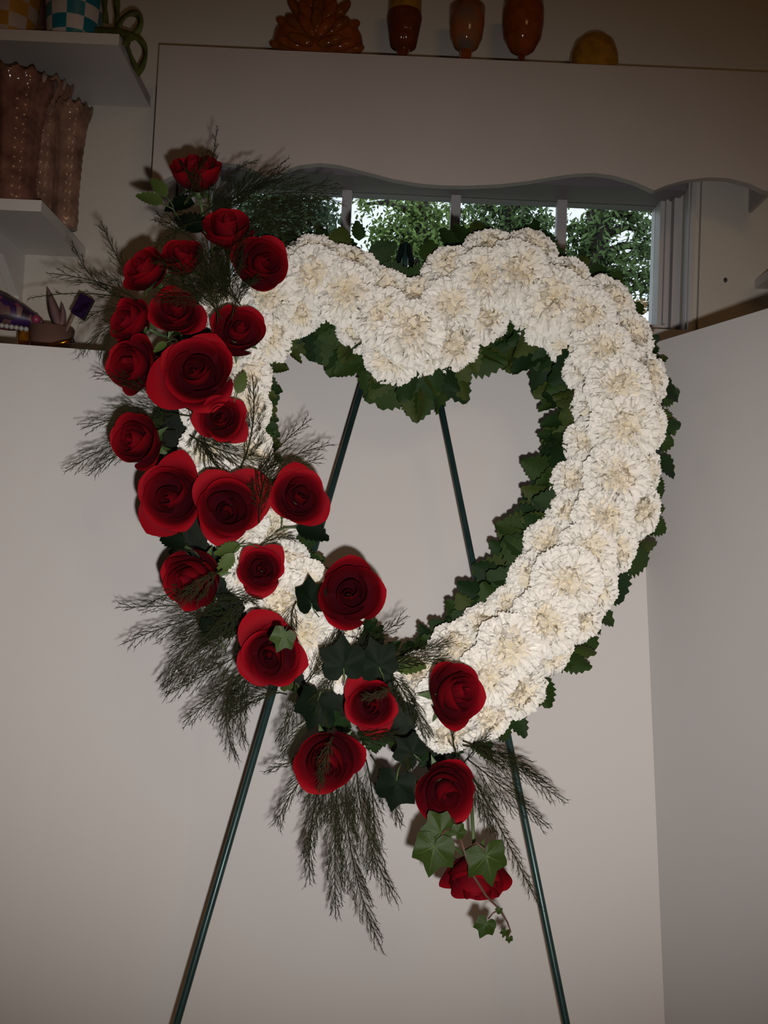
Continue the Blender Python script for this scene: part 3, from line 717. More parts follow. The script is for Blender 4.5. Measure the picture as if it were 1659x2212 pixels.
FRONDS = [
 ([(450, 440), (455, 370), (470, 272)], 0.12, 0.22, 6, 'thin fern tip rising right of the topmost rosebud'),
 ([(460, 430), (490, 360), (560, 345)], 0.12, 0.22, 7, 'small fern tip pointing right across the valance edge'),
 ([(470, 460), (560, 400), (735, 420)], 0.10, 0.42, 20, 'broad dark fern frond spreading right below the valance'),
 ([(480, 480), (570, 460), (700, 480)], 0.09, 0.42, 20, 'dark fern frond over the window left of the white lobe'),
 ([(470, 470), (520, 400), (590, 380)], 0.09, 0.45, 16, 'dark fern tuft between topmost rosebud and valance'),
 ([(450, 500), (560, 520), (650, 510)], 0.08, 0.40, 14, 'low dark fern frond just above the left lobe carnations'),
 ([(420, 520), (370, 480), (335, 470)], 0.11, 0.45, 12, 'fern tuft at left under the green leaves'),
 ([(440, 480), (400, 470), (330, 540)], 0.11, 0.35, 12, 'fern frond hanging left between the top roses'),
 ([(500, 640), (470, 590), (430, 520)], 0.21, 0.42, 16, 'blackish fern in front of the upper roses, left branch'),
 ([(490, 650), (490, 590), (530, 500)], 0.21, 0.40, 16, 'blackish fern in front of the upper roses, right branch'),
 ([(480, 690), (440, 620), (360, 600)], 0.20, 0.40, 14, 'blackish fern lying over the two upper left roses'),
 ([(500, 690), (510, 620), (560, 600)], 0.17, 0.35, 12, 'fern beside the left lobe rose over white carnations'),
 ([(470, 700), (470, 620), (455, 545)], 0.20, 0.55, 18, 'densest black-green fern clump between the four upper roses'),
 ([(520, 660), (480, 610), (420, 600)], 0.19, 0.50, 16, 'black-green fern lying above the dark upper rose'),
 ([(430, 470), (470, 430), (540, 420)], 0.10, 0.50, 16, 'dark fern between the topmost bud and the upward facing rose'),
 ([(500, 520), (590, 470), (690, 440)], 0.09, 0.45, 18, 'dark fern spread in front of the leftmost window pane'),
 ([(620, 1500), (560, 1480), (470, 1560)], 0.10, 0.45, 18, 'thick fern clump just left of the left lower leg'),
 ([(405, 440), (415, 390), (450, 325)], 0.20, 0.30, 8, 'thin dark fern crossing in front of the topmost rosebud'),
 ([(440, 430), (430, 390), (385, 345)], 0.20, 0.25, 6, 'thin dark fern stem slanting left over the topmost rosebud'),
 ([(470, 660), (420, 590), (330, 560)], 0.21, 0.35, 14, 'dark fern veil over the pinkish red rose at far left'),
 ([(480, 640), (420, 640), (330, 640)], 0.21, 0.40, 14, 'dark fern veil along the top of the dark red rose'),
 ([(720, 1590), (700, 1630), (690, 1710)], 0.21, 0.30, 10, 'dark fern strands over the rose above the long hanging fern'),
 ([(480, 1230), (440, 1260), (380, 1300)], 0.21, 0.45, 14, 'dark fern veil over the shadowed rose at left'),
 ([(860, 1480), (830, 1500), (780, 1510)], 0.20, 0.30, 8, 'fern tips across the dark-centred lower rose'),
 ([(300, 650), (230, 600), (100, 590)], 0.09, 0.30, 11, 'long fern frond reaching far left above the purple ornaments'),
 ([(300, 630), (250, 560), (218, 478)], 0.09, 0.22, 9, 'fern tip rising steeply at left beside the pink-red rose'),
 ([(290, 650), (200, 640), (155, 520)], 0.09, 0.20, 8, 'fern tip curving upward left of the roses'),
 ([(300, 650), (180, 620), (60, 645)], 0.08, 0.10, 5, 'thin bare fern stem stretching left to the purple ornaments'),
 ([(290, 690), (240, 680), (165, 775)], 0.09, 0.32, 12, 'fern frond drooping left over the board edge'),
 ([(300, 690), (230, 700), (215, 780)], 0.09, 0.28, 10, 'short fern frond hanging over the board top at left'),
 ([(300, 670), (230, 650), (170, 700)], 0.09, 0.30, 10, 'fern frond pointing left beside the purple block'),
 ([(340, 860), (290, 820), (205, 805)], 0.11, 0.35, 11, 'short fern frond left under the side rose'),
 ([(420, 900), (300, 880), (180, 925)], 0.10, 0.34, 16, 'fern frond fanning left above the left edge rose'),
 ([(380, 930), (270, 930), (140, 1020)], 0.08, 0.28, 16, 'fern frond reaching lower left behind the left edge rose'),
 ([(360, 960), (260, 960), (190, 1028)], 0.08, 0.30, 13, 'fern frond drooping just below the left edge rose'),
 ([(400, 880), (440, 900), (480, 960)], 0.12, 0.42, 14, 'fern tuft between the biggest rose and the row of three'),
 ([(410, 940), (470, 980), (580, 1000)], 0.12, 0.40, 18, 'fern over carnations above the middle open rose'),
 ([(440, 900), (420, 960), (470, 1010)], 0.12, 0.42, 14, 'dark fern tuft right of the left edge rose'),
 ([(520, 1010), (560, 930), (545, 810)], 0.10, 0.28, 13, 'fern rising over the inner left carnations'),
 ([(540, 1040), (600, 960), (672, 905)], 0.12, 0.30, 9, 'fern tip curling up inside the heart at left'),
 ([(540, 1050), (600, 980), (722, 960)], 0.12, 0.28, 11, 'fern frond pointing right toward the left easel leg'),
 ([(560, 1060), (620, 1000), (700, 990)], 0.12, 0.28, 9, 'lower fern frond inside the heart above the easel-leg rose'),
 ([(560, 1130), (560, 1060), (590, 990)], 0.18, 0.42, 14, 'dark fern between the middle rose and easel-leg rose'),
 ([(560, 1180), (600, 1150), (640, 1165)], 0.13, 0.35, 7, 'small fern sprig lying on carnations below the row of three'),
 ([(470, 1250), (400, 1260), (310, 1310)], 0.14, 0.25, 8, 'fern frond across the shadowed rose pointing left'),
 ([(500, 1300), (380, 1310), (250, 1312)], 0.10, 0.24, 13, 'long fern frond reaching left under the shadowed rose'),
 ([(510, 1320), (400, 1330), (262, 1392)], 0.10, 0.28, 15, 'long fern frond pointing left, lower of the pair'),
 ([(520, 1330), (400, 1360), (352, 1480)], 0.10, 0.36, 18, 'fern frond drooping down left beside the ivy-topped rose'),
 ([(530, 1350), (450, 1400), (352, 1490)], 0.09, 0.38, 18, 'fern frond fanning to lower left of the ivy-topped rose'),
 ([(540, 1400), (460, 1450), (362, 1500)], 0.09, 0.34, 16, 'fern frond with upward tips left of the left lower leg'),
 ([(560, 1440), (470, 1500), (395, 1560)], 0.09, 0.34, 14, 'fern frond sweeping lower left above the easel leg'),
 ([(540, 1430), (450, 1520), (515, 1650)], 0.09, 0.32, 15, 'fern tail curling down beside the left lower leg'),
 ([(550, 1440), (500, 1500), (530, 1620)], 0.09, 0.36, 15, 'dark fern tail hanging behind the left lower leg'),
 ([(460, 1300), (500, 1280), (560, 1300)], 0.15, 0.40, 12, 'fern tuft between the shadowed rose and the small round rose'),
 ([(540, 1290), (500, 1340), (430, 1400)], 0.12, 0.45, 16, 'dense fern left above the ivy-topped rose'),
 ([(600, 1290), (570, 1330), (540, 1350)], 0.12, 0.50, 10, 'fern under the small round rose'),
 ([(640, 1300), (620, 1330), (640, 1400)], 0.13, 0.45, 10, 'fern tuft above right of the ivy-topped rose'),
 ([(660, 1480), (700, 1420), (740, 1360)], 0.13, 0.38, 15, 'fern rising right of the ivy-topped rose'),
 ([(720, 1450), (780, 1400), (880, 1330)], 0.12, 0.30, 14, 'fern rising to the inner bottom curve of the heart'),
 ([(780, 1440), (870, 1420), (985, 1385)], 0.12, 0.26, 15, 'fern frond pointing right over the bottom carnations'),
 ([(800, 1440), (880, 1430), (975, 1420)], 0.13, 0.26, 12, 'olive fern frond just above the lower right rose'),
 ([(840, 1450), (880, 1500), (930, 1600)], 0.13, 0.36, 20, 'bushy green fern hanging between the two lower right roses'),
 ([(640, 1480), (640, 1540), (600, 1600)], 0.11, 0.42, 14, 'fern below the ivy-topped rose beside the easel leg'),
 ([(680, 1540), (660, 1560), (600, 1640)], 0.11, 0.36, 12, 'fern frond pointing lower left across the easel leg'),
 ([(740, 1580), (780, 1600), (860, 1590)], 0.12, 0.45, 14, 'fern under the dark-centred rose'),
 ([(700, 1620), (640, 1640), (570, 1668)], 0.09, 0.25, 9, 'fern tip pointing left beside the rose above the hanging fern'),
 ([(700, 1640), (620, 1700), (598, 1785)], 0.08, 0.32, 14, 'fern frond hanging at the left of the long fern tail'),
 ([(700, 1660), (660, 1780), (670, 1910)], 0.08, 0.26, 20, 'long hanging fern tail, leftmost strand'),
 ([(730, 1660), (720, 1820), (725, 1985)], 0.08, 0.24, 24, 'long hanging fern tail, centre left strand'),
 ([(750, 1640), (730, 1850), (830, 2062)], 0.08, 0.20, 26, 'longest hanging fern strand reaching lowest of all'),
 ([(770, 1640), (770, 1800), (860, 1955)], 0.08, 0.24, 22, 'hanging fern tail curving to the right'),
 ([(790, 1640), (820, 1750), (800, 1900)], 0.08, 0.26, 20, 'hanging fern tail, right strand'),
 ([(800, 1630), (850, 1700), (865, 1790)], 0.08, 0.30, 14, 'short hanging fern right of the long tail'),
 ([(720, 1640), (690, 1760), (655, 1850)], 0.09, 0.26, 16, 'hanging fern strand bending to the left'),
 ([(1000, 1600), (1100, 1640), (1222, 1735)], 0.09, 0.30, 17, 'fern frond reaching right across the right easel leg'),
 ([(1000, 1610), (1090, 1620), (1180, 1690)], 0.09, 0.34, 14, 'upper fern frond at the right of the lower leg'),
 ([(1010, 1640), (1090, 1700), (1185, 1790)], 0.09, 0.32, 16, 'fern frond drooping right over the right easel leg'),
 ([(1010, 1660), (1080, 1780), (1168, 1965)], 0.09, 0.18, 18, 'long thin fern strand trailing down to the right leg'),
 ([(1000, 1650), (1040, 1720), (1060, 1800)], 0.10, 0.34, 14, 'fern beside the rose above the trailing ivy'),
 ([(990, 1640), (970, 1590), (985, 1560)], 0.13, 0.25, 5, 'small upright fern twig below the lower right rose'),
 ([(1000, 1650), (1030, 1610), (1060, 1585)], 0.12, 0.25, 6, 'small fern twig on the lowest carnations near the tip'),
 ([(730, 1440), (690, 1500), (700, 1560)], 0.14, 0.45, 12, 'dark fern between the black-green leaves and the lower rose'),
 ([(860, 1600), (900, 1640), (870, 1700)], 0.11, 0.40, 12, 'dark fern beside the hanging dark ivy leaf'),
]
for pa, dp, spd, n, lab in FRONDS:
    n = int(n * 1.35)
    if pa[-1][0] < 560 and pa[-1][1] > 1250: dp -= 0.03
    low = pa[-1][1] > pa[0][1] + 60
    frond(pa, dp, spd, n, lab, droop=0.25 if low else 0.0)

# ------------------------------------------------------------------ amber glassware on the valance
def amber(name, c, tr=0.55, rough=0.10, **k):
    return principled(name, c, rough, transmission_weight=tr, ior=1.3, var=0.25, scale=60, **k)
A1 = amber('amber_glass_dark', (0.30, 0.07, 0.012), 0.35)
A2 = amber('amber_glass_brown', (0.17, 0.035, 0.012), 0.35)
A3 = amber('amber_glass_yellow', (0.40, 0.19, 0.02), 0.35)
A5 = amber('amber_glass_mid', (0.24, 0.065, 0.012), 0.35)
A4 = principled('smoky_glass_with_orange_spots', (0.16, 0.12, 0.09), 0.08, color2=(0.50, 0.12, 0.01), scale=26, transmission_weight=0.3, ior=1.35)
def lathe_thing(name, cx, base_z, Y, prof, mat, label, cat, parts=(), mod=None, n=32, group=None):
    e = empty(name, (cx, Y, base_z)); m = MB(); m.lathe(prof, n, mod)
    link('bowl' if parts else 'body', m.mesh('bowl', mat), e)
    for nm, pr, mt in parts:
        k = MB(); k.lathe(pr, 24); link(nm, k.mesh(nm, mt), e)
    tag(e, label, cat, group); return e
YG = 1.685
def gz(py, px=900): return W(px, py, YG).z - vz1
def wpx(p): return p * YG / FPX
# goblets: r and z from the photograph's silhouette
x = W(873, 60, YG).x; zt = gz(-2, 873); zb_ = gz(108, 873)
lathe_thing('goblet', x, vz1, YG, [(wpx(15), zb_), (wpx(28), zb_ + .006), (wpx(33), zb_ + .030), (wpx(38), zb_ + .054), (wpx(38), zb_ + .060), (wpx(36.5), zb_ + .062), (wpx(36.5), zt), (wpx(34), zt), (wpx(33), zb_ + .05), (wpx(10), zb_ + .012)], A2,
            'dark brown fluted glass goblet, leftmost goblet on the valance', 'goblet',
            [('stem', [(wpx(16), zb_ + .004), (wpx(12), zb_ - .01), (wpx(12), 0.01), (wpx(30), 0.002), (wpx(30), 0.0), (0, 0.0)], A2), ('rim_band', [(wpx(37), zb_ + .064), (wpx(37), zt + .001), (wpx(36), zt + .002)], A3)],
            mod=lambda a, t: (1 + 0.02 * math.cos(24 * a) * (0.1 < t < 0.5), 0), n=96, group='goblets on the valance')
x = W(1008, 70, YG).x; zt = gz(18, 1008); zb_ = gz(112, 1008)
lathe_thing('goblet', x, vz1, YG, [(wpx(12), zb_), (wpx(26), zb_ + .008), (wpx(35), zb_ + .024), (wpx(39), zb_ + .050), (wpx(39.5), zt), (wpx(38), zt), (wpx(36), zb_ + .046), (wpx(10), zb_ + .012)], A4,
            'smoky clear goblet with orange spots, middle goblet on the valance', 'goblet',
            [('stem', [(wpx(14), zb_ + .004), (wpx(13), zb_ - .012), (wpx(13), 0.01), (wpx(32), 0.002), (wpx(32), 0.0), (0, 0.0)], A1)], n=40, group='goblets on the valance')
x = W(1129, 70, YG).x; zt = gz(6, 1129); zb_ = gz(120, 1129)
lathe_thing('goblet', x, vz1, YG, [(wpx(8), zb_), (wpx(27), zb_ + .010), (wpx(41), zb_ + .030), (wpx(46), zb_ + .056), (wpx(46), zb_ + .078), (wpx(43.5), zt), (wpx(41), zt), (wpx(43), zb_ + .058), (wpx(8), zb_ + .014)], A1,
            'round amber glass goblet, rightmost goblet on the valance', 'goblet',
            [('stem', [(wpx(9), zb_ + .004), (wpx(7), zb_ - .012), (wpx(7), 0.008), (wpx(34), 0.002), (wpx(34), 0.0), (0, 0.0)], A2)], n=40, group='goblets on the valance')
x = W(1284, 110, YG).x; zt = gz(78, 1284)
lathe_thing('glass_bowl', x, vz1, YG, [(wpx(50), 0.0), (wpx(54), zt * 0.35), (wpx(52), zt * 0.6), (wpx(44), zt * 0.82), (wpx(27), zt * 0.97), (wpx(22), zt), (wpx(20), zt - .004), (0, zt - .005)], A3,
            'small upturned yellow-amber glass bowl at the right on the valance', 'bowl')
# pressed-glass dish made of overlapping feather-like lobes
e = empty('amber_glass_dish', (W(688, 60, YG).x, YG, vz1)); dx = e.location.x
body = MB(); zt = gz(-12, 688)
body.sphere((dx, YG, vz1 + zt * 0.38), zt * 0.5, 20, 12, (1.15, 0.5, 0.85)); body.build('body', A1, e)
rr = random.Random(3)
for ring, cnt, rx_, rz_, sz in ((0, 9, 74, 0.86, 0.017), (1, 7, 56, 0.62, 0.017), (2, 5, 34, 0.38, 0.016)):
    for q in range(cnt):
        a = PI * (q + 0.5) / cnt if ring < 5 else PI * (q + rr.random() * 0.4) / (cnt - 0.6)
        k = MB(); px_ = dx + wpx(rx_) * math.cos(a); pz_ = vz1 + 0.016 + zt * rz_ * math.sin(a) * 0.95
        k.sphere((px_, YG - 0.012 - 0.016 * ring, pz_), sz, 10, 8, (0.62, 0.45, 1.5)); ro = Matrix.Rotation(PI / 2 - a, 3, 'Y'); cc_ = Vector((px_, YG - 0.012 - 0.016 * ring, pz_)); k.v = [cc_ + ro @ (p_ - cc_) for p_ in k.v]
        k.build('lobe', A1 if (q + ring) % 2 else A5, e)
tag(e, 'amber pressed-glass dish of overlapping feathery lobes on the valance', 'dish')

# ------------------------------------------------------------------ things on the upper shelf
def checked(name, c1, c2, nu, nv):
    m = bpy.data.materials.new(name); m.use_nodes = True; nt = m.node_tree; b = nt.nodes['Principled BSDF']
    at = nt.nodes.new('ShaderNodeAttribute'); at.attribute_name = 'tint'
    mr = nt.nodes.new('ShaderNodeMath'); mr.operation = 'GREATER_THAN'; mr.inputs[1].default_value = 0.5
    mx_ = nt.nodes.new('ShaderNodeMix'); mx_.data_type = 'RGBA'
    mx_.inputs[6].default_value = (*c1, 1); mx_.inputs[7].default_value = (*c2, 1)
    nt.links.new(at.outputs['Fac'], mr.inputs[0]); nt.links.new(mr.outputs[0], mx_.inputs[0]); nt.links.new(mx_.outputs[2], b.inputs['Base Color'])
    b.inputs['Roughness'].default_value = 0.35
    return m
def pot(px, Y, rb, rt, h, nu, nv, c1, c2, label, off=0.0):
    e = empty('checked_pot', (W(px, 60, Y).x, Y, S1Z + 0.018)); m = MB()
    rows = [(rb + (rt - rb) * i / nv, h * i / nv) for i in range(nv + 1)]
    for i in range(nv):
        for k in range(nu):
            sub = 3; v = []; base = 0.0
            for j, (r_, z_) in enumerate((rows[i], rows[i+1])):
                for s in range(sub + 1):
                    a = off + 2 * PI * (k + s / sub) / nu; v.append((r_ * math.cos(a), r_ * math.sin(a), z_))
            on = 1.0 if (i + k) % 2 else 0.0
            m.add(v, [(s, s + 1, sub + 2 + s, sub + 1 + s) for s in range(sub)], [on] * len(v))
    link('body', m.mesh('body', checked('checked_glaze', c1, c2, nu, nv), True, None, True), e)
    k = MB(); k.lathe([(rt, h - 0.001), (rt * 1.06, h), (rt * 1.06, h + 0.012), (rt * 0.9, h + 0.012), (rb * 0.8, 0.006), (0, 0.005)], 32); link('rim', k.mesh('rim', principled('pot_rim', c1, 0.4)), e)
    k = MB(); k.lathe([(rb * 1.05, 0.0), (rb * 1.05, 0.008), (rb * 0.98, 0.008)], 32); link('foot_band', k.mesh('foot_band', principled('pot_foot', c2, 0.4)), e)
    tag(e, label, 'pot'); return e
YS = S1F + 0.07
pot(160, YS, 0.040, 0.050, 0.115, 10, 5, (0.52, 0.46, 0.44), (0.01, 0.16, 0.21), 'white pot with teal checks on the upper left shelf', 0.35)
pot(18, YS, 0.040, 0.050, 0.115, 9, 5, (0.44, 0.35, 0.33), (0.42, 0.20, 0.02), 'white pot with yellow checks at the far upper left', 0.2)
e = empty('brown_pot', (W(83, 60, YS + 0.05).x, YS + 0.05, S1Z + 0.018)); k = MB()
k.lathe([(0, 0), (0.028, 0), (0.034, 0.05), (0.030, 0.10), (0.036, 0.12), (0.030, 0.12), (0, 0.09)], 28); link('body', k.mesh('body', principled('brown_glaze', (0.09, 0.035, 0.025), 0.4, var=0.3, scale=40)), e)
tag(e, 'dark brown pot between the yellow and teal checked pots', 'pot')
# green ribbon bow hanging off the shelf end
GR = principled('olive_ribbon', (0.07, 0.085, 0.012), 0.6, var=0.35, scale=50)
YN = S1F + 0.03
e = empty('green_ribbon_bow', W(262, 66, YN))
def ribbon(pts, wd, nm, par):
    P = [W(x, y, Y) for x, y, Y in pts]; Q = [bez(P, i / 16) for i in range(17)] if len(P) < 7 else P; m = MB(); v = []
    for i, p in enumerate(Q):
        d = (Q[min(i+1, len(Q)-1)] - Q[max(i-1, 0)]).normalized(); s = d.cross(Vector((0.25, 1, 0.15))).normalized()
        tw = 0.6 * math.sin(i * 0.5); s = (s * math.cos(tw) + Vector((0, 1, 0)) * math.sin(tw)).normalized() * wd / 2; n = d.cross(s).normalized() * 0.0012
        v += [p - s - n, p + s - n, p + s + n, p - s + n]
    f = [(i*4+k, i*4+(k+1) % 4, i*4+4+(k+1) % 4, i*4+4+k) for i in range(len(Q)-1) for k in range(4)]
    m.add(v, f); return m.build(nm, GR, par, True)
ribbon([(250, -30, YN), (252, 10, YN), (254, 40, YN), (254, 66, YN)], 0.011, 'ribbon_tail', e)
ribbon([(224, -20, YN), (226, 10, YN), (228, 50, YN)], 0.010, 'ribbon_tail', e)
ribbon([(254, 66, YN), (262, 10, YN - .02), (330, 10, YN), (308, 70, YN), (280, 82, YN)], 0.012, 'ribbon_loop', e)
ribbon([(205, 66, YN), (250, 60, YN - 0.02), (290, 72, YN - 0.035), (270, 100, YN - 0.035)], 0.011, 'ribbon_loop', e)
ribbon([(262, 70, YN - .03), (330, 80, YN), (320, 130, YN + .03), (296, 160, YN + .05)], 0.011, 'ribbon_tail', e)
ribbon([(264, 76, YN - .03), (278, 100, YN), (280, 125, YN + .03), (300, 158, YN + .05)], 0.010, 'ribbon_tail', e)
tag(e, 'olive green ribbon bow dangling off the end of the upper shelf', 'ribbon')

# ------------------------------------------------------------------ glass vases on the lower shelf
def vase_mat(name, c):
    m = principled(name, c, 0.10, var=0.45, scale=35, transmission_weight=0.45, ior=1.45)
    return m
VA = [vase_mat('rose_brown_glass', (0.26, 0.12, 0.085)), vase_mat('amber_pink_glass', (0.36, 0.21, 0.15))]
def vase(px, Y, wp, ph, mat, label, fl):
    z0 = S2Z + 0.018; r = wp / 2 * Y / FPX; x = W(px, 330, Y).x; h = W(px, ph, Y).z - z0
    e = empty('glass_vase', (x, Y, z0)); m = MB()
    key = [(0, 0.60), (0.05, 0.64), (0.25, 0.60), (0.6, 0.66), (0.85, 0.78), (0.96, 0.95), (1.0, 1.0)]
    def rad_at(t):
        for (a0, b0), (a1, b1) in zip(key[:-1], key[1:]):
            if a0 <= t <= a1: return b0 + (b1 - b0) * (t - a0) / (a1 - a0)
    NPF = 56; prof = [(0, 0)] + [(r * rad_at(i / NPF), h * i / NPF) for i in range(NPF + 1)] + [(r * 0.96, h), (r * 0.70, h * 0.84), (r * 0.54, h * 0.5), (r * 0.48, 0.012), (0, 0.012)]
    NT = len(prof) - 1
    def mod(a, t):
        i = t * NT; q = (i - 1) / NPF
        if not 0 <= q <= 1: return (1, 0)
        kn = max(0.0, math.cos(14 * a)) * max(0.0, math.cos(2 * PI * 14 * q)) if q < 0.93 else 0
        return (1 + fl * math.cos(7 * a) * (0.3 + q) + 0.07 * kn, 0.006 * math.cos(14 * a) * max(0, (q - 0.93) / 0.07))
    m.lathe(prof, 140, mod); link('body', m.mesh('body', mat), e)
    tag(e, label, 'vase', 'glass vases on the lower shelf')
vase(35, S2F + 0.05, 150, 176, VA[0], 'tall reddish brown glass vase at the far left on the lower shelf', 0.04)
vase(92, S2F + 0.13, 112, 186, VA[1], 'tall ribbed glass vase, middle one on the lower shelf', 0.05)
vase(148, S2F + 0.13, 92, 236, VA[1], 'shorter pale-rimmed glass vase at the right end of the lower shelf', 0.03)

# ------------------------------------------------------------------ ornaments behind the board's left end
YO = 1.60
e = empty('purple_patterned_ornament', W(20, 672, YO)); k = MB(); v = []; NQ = 16; NL = 12
for i in range(NL + 1):
    t = i / NL; cxp = -40 + 133 * t; cyp = 655 + 42 * t + 6 * math.sin(3 * t); hh = (34 * math.sin(PI * (0.35 + 0.63 * t)) + 3)
    c = W(cxp, cyp, YO)
    for q in range(NQ):
        a = 2 * PI * q / NQ; v.append(c + Vector((0.35 * math.sin(a) * hh * YO / FPX, 0.03 * math.cos(a) * math.sin(PI * (0.2 + 0.75 * t)), math.sin(a) * hh * YO / FPX)))
k.add(v, [(i*NQ+q, i*NQ+(q+1) % NQ, (i+1)*NQ+(q+1) % NQ, (i+1)*NQ+q) for i in range(NL) for q in range(NQ)])
PM = bpy.data.materials.new('purple_floral_print'); PM.use_nodes = True; nt = PM.node_tree; b = nt.nodes['Principled BSDF']
tc = nt.nodes.new('ShaderNodeTexCoord'); vo = nt.nodes.new('ShaderNodeTexVoronoi'); vo.inputs['Scale'].default_value = 75
cr = nt.nodes.new('ShaderNodeValToRGB'); cr.color_ramp.interpolation = 'CONSTANT'
for pos, c in ((0.0, (0.03, 0.006, 0.06)), (0.42, (0.11, 0.05, 0.05)), (0.6, (0.02, 0.008, 0.02)), (0.75, (0.17, 0.10, 0.09)), (0.9, (0.22, 0.03, 0.07))):
    el = cr.color_ramp.elements.new(pos) if pos else cr.color_ramp.elements[0]; el.color = (*c, 1)
cr.color_ramp.elements[-1].color = (0.20, 0.03, 0.06, 1)
sx = nt.nodes.new('ShaderNodeSeparateColor')
nt.links.new(tc.outputs['Object'], vo.inputs['Vector']); nt.links.new(vo.outputs['Color'], sx.inputs[0]); nt.links.new(sx.outputs[0], cr.inputs['Fac']); nt.links.new(cr.outputs['Color'], b.inputs['Base Color'])
b.inputs['Roughness'].default_value = 0.45
k.build('body', PM, e)
kk = MB(); kk.sphere(W(78, 690, YO - 0.02), 0.0075, 10, 8); kk.build('pink_knob', principled('pink_bead', (0.22, 0.03, 0.07), 0.4), e)
tag(e, 'dark purple floral patterned ornament at left above the board', 'ornament')
e = empty('bead_garland', W(28, 706, YO - 0.03))
for q in range(6):
    k = MB(); k.sphere(W(4 + q * 10.5, 703 + q * 1.6, YO - 0.035), 0.0042, 10, 8); k.build('bead', principled('pearl', (0.34, 0.32, 0.30), 0.25), e)
tag(e, 'short row of pale pearl beads under the purple patterned ornament', 'beads')
YA = 1.585
e = empty('amber_votive', (W(51, 730, YA).x, YA, S3Z)); k = MB(); hz = W(51, 712, YA).z - S3Z
k.lathe([(0, 0), (0.009, 0), (0.009, hz), (0.0075, hz), (0.0070, 0.004), (0, 0.004)], 24); link('body', k.mesh('body', principled('amber_gold_glass', (0.55, 0.20, 0.01), 0.12, Metallic=0.7)), e)
tag(e, 'small amber gold cylinder standing on the ledge at left', 'votive')
e = empty('mauve_dish', (W(110, 730, YO + 0.01).x, YO + 0.01, S3Z)); k = MB(); hz = W(110, 707, YO).z - S3Z; rr_ = 50 * YO / FPX
k.lathe([(0, 0), (rr_ * 0.6, 0), (rr_ * 0.8, hz * 0.3), (rr_, hz), (rr_ * 0.93, hz), (rr_ * 0.7, hz * 0.35), (0, hz * 0.3)], 32, lambda a, t: (1, 0)); 
link('body', k.mesh('body', principled('mauve_ceramic', (0.15, 0.085, 0.065), 0.3, var=0.15, scale=20)), e)
tag(e, 'low mauve brown dish behind the board at left', 'dish')
k = MB(); k.tube([W(106, 747, YO - 0.06), W(128, 741, YO - 0.06), W(152, 737, YO - 0.06)], 0.0024, 8)
e = empty('gold_pen', W(128, 741, YO - 0.06)); k.build('barrel', principled('gold_metal', (0.75, 0.30, 0.03), 0.2, Metallic=1.0), e)
k = MB(); k.tube([W(152, 737, YO - 0.06), W(160, 735, YO - 0.06)], 0.0032, 8); k.build('cap', principled('black_plastic', (0.01, 0.008, 0.008), 0.3), e)
tag(e, 'thin gold pen with black end lying on the board-side ledge', 'pen')
MV = principled('mauve_leaf_ornament', (0.15, 0.085, 0.085), 0.4, var=0.2, scale=30)
e = empty('mauve_leaf_ornament', W(128, 712, YO + 0.02))
for pl, hwp in (([(131, 720), (118, 680), (103, 622)], 14), ([(126, 720), (138, 690), (134, 655)], 9)):
    k = MB(); v = []
    for i in range(11):
        t = i / 10; c = bez([W(x, y, YO + 0.02) for x, y in pl], t); h = hwp * (math.sin(PI * (0.12 + 0.88 * t)) ** 0.8 if t < 1 else 0) * YO / FPX
        v += [c + Vector((-h, 0.002, 0)), c + Vector((0, -0.006 * (1 - t), 0)), c + Vector((h, 0.002, 0)), c + Vector((0, 0.006, 0))]
    k.add(v, [(i*4+q, i*4+(q+1) % 4, i*4+4+(q+1) % 4, i*4+4+q) for i in range(10) for q in range(4)]); k.build('leaf', MV, e)
tag(e, 'mauve ornament of two upright pointed leaves above the dish', 'ornament')
e = empty('purple_block_pick', W(145, 712, YO - 0.01)); k = MB()
k.tube([W(143, 716, YO - 0.01), W(158, 684, YO - 0.01), W(172, 655, YO - 0.01)], 0.0022, 6); k.build('stick', principled('pick_stick', (0.20, 0.13, 0.10), 0.6), e)
c4 = [W(x, y, YO - 0.022) for x, y in ((152, 674), (178, 690), (201, 646), (174, 632))]
PB = principled('purple_glitter', (0.018, 0.006, 0.035), 0.25, var=0.4, scale=300)
slab(c4, 0.012).build('block', PB, e, False)
tag(e, 'dark purple shiny block on a slanted stick beside the roses', 'ornament')

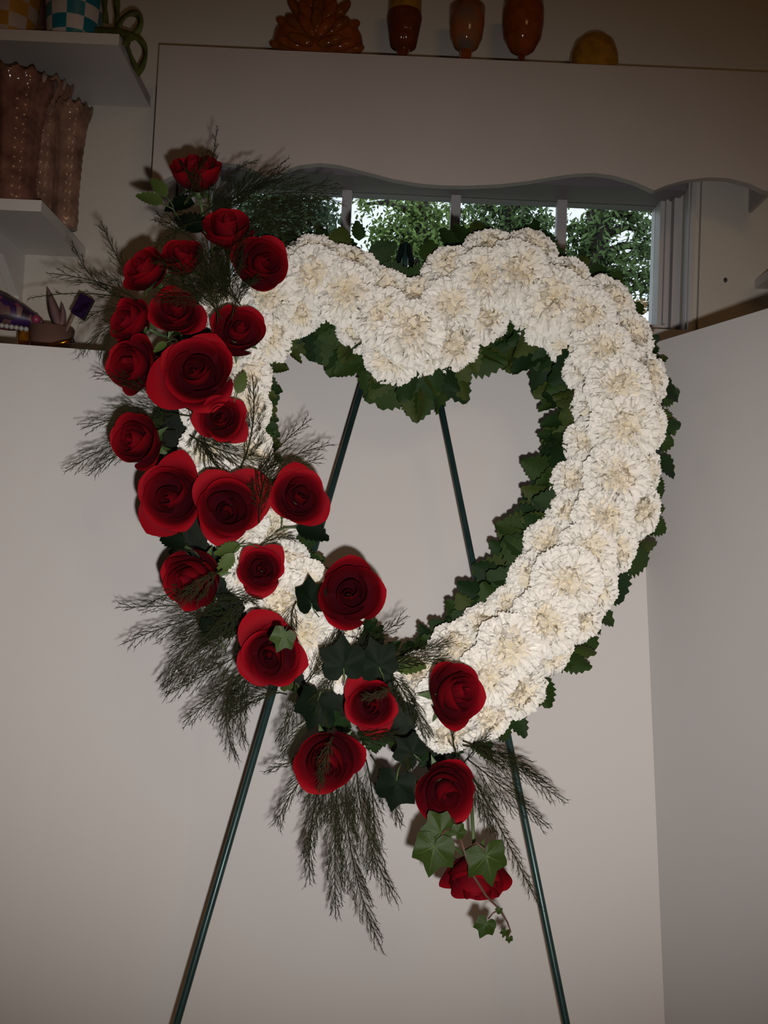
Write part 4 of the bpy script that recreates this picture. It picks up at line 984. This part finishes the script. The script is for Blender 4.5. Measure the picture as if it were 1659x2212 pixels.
# ------------------------------------------------------------------ garden beyond the window
GRD = principled('lawn', (0.06, 0.10, 0.03), 0.9, var=0.3, scale=2)
m = MB(); m.box((-14, YW + 0.3, -0.3), (14, 22, -0.1)); struct('ground', m, GRD)
BK = principled('bark', (0.035, 0.028, 0.024), 0.9, var=0.3, scale=20)
FG = [principled('foliage', c, 0.7, var=0.4, scale=1.5, spec=0.1) for c in ((0.095, 0.15, 0.055), (0.14, 0.22, 0.065), (0.075, 0.11, 0.06), (0.16, 0.24, 0.07))]
def tree(px, Y, rtr, blobs, mat, label, seed, leafr=0.020, dens=430, branches=()):
    r = random.Random(seed); c = W(px, 560, Y); e = empty('garden_tree', (c.x, Y, -0.1))
    k = MB(); k.tube([Vector((c.x, Y, -0.1)), Vector((c.x + 0.03, Y, 2.0)), Vector((c.x, Y, 4.6))], [rtr * 1.2, rtr, rtr * 0.7], 10); tr = k.build('trunk', BK, e)
    fo = MB()
    for bx, by, br in blobs:
        q = W(bx, by, Y); rr = br * Y / FPX
        k = MB(); k.tube([Vector((c.x, Y, q.z - abs(q.x - c.x) * 0.2)), q.lerp(Vector((c.x, Y, q.z)), 0.4) + Vector((0, 0, 0.02)), q], [0.03, 0.02, 0.008], 5); k.build('branch', BK, e)
        for _ in range(int(dens * (br / 60.0) ** 2)):
            d = Vector((r.gauss(0, 0.48), r.gauss(0, 0.5), r.gauss(0, 0.40))) * rr; p = q + d
            a = Vector((r.uniform(-1, 1), r.uniform(-1, 1), r.uniform(-1, 1))).normalized() * leafr * r.uniform(0.6, 1.5); b_ = a.orthogonal().normalized() * leafr * r.uniform(0.4, 0.9)
            fo.add([p - a, p + b_, p + a, p - b_], [(0, 1, 2, 3)])
    tag(fo.build('foliage', mat, e, False), kind='stuff')
    tag(e, label, 'tree', 'trees outside the window')
tree(600, 6.0, 0.10, [(520, 450, 75), (590, 480, 80), (660, 440, 70), (640, 500, 70), (700, 470, 50), (560, 520, 80), (600, 420, 70)], FG[2], 'dark evergreen at the left of the window behind the fern', 1)
tree(905, 6.6, 0.05, [(790, 440, 32), (900, 530, 70), (880, 470, 60), (860, 520, 60), (940, 470, 55), (900, 430, 46), (930, 560, 60), (820, 500, 30), (960, 520, 50), (850, 560, 50)], FG[3], 'bright green leafy tree in the middle panes of the window', 2)
tree(1090, 7.0, 0.07, [(1030, 450, 55), (1090, 470, 60), (1150, 450, 50), (1060, 520, 60), (1140, 500, 55), (1010, 500, 50), (1180, 480, 30), (1110, 430, 45)], FG[0], 'green tree behind the white right lobe in the window', 3)
tree(1283, 5.2, 0.065, [(1300, 480, 55), (1260, 540, 60), (1330, 560, 55), (1290, 600, 60), (1370, 470, 36), (1390, 540, 30), (1345, 445, 34), (1240, 500, 26), (1400, 600, 40), (1340, 620, 60), (1395, 500, 30)], FG[0], 'thick-trunked dark tree in the right pane of the window', 4)
tree(1500, 7.5, 0.08, [(1400, 560, 34), (1390, 660, 26), (1410, 450, 25), (1420, 620, 50), (1480, 560, 80)], FG[2], 'tree whose branches show at the right end of the window', 5)
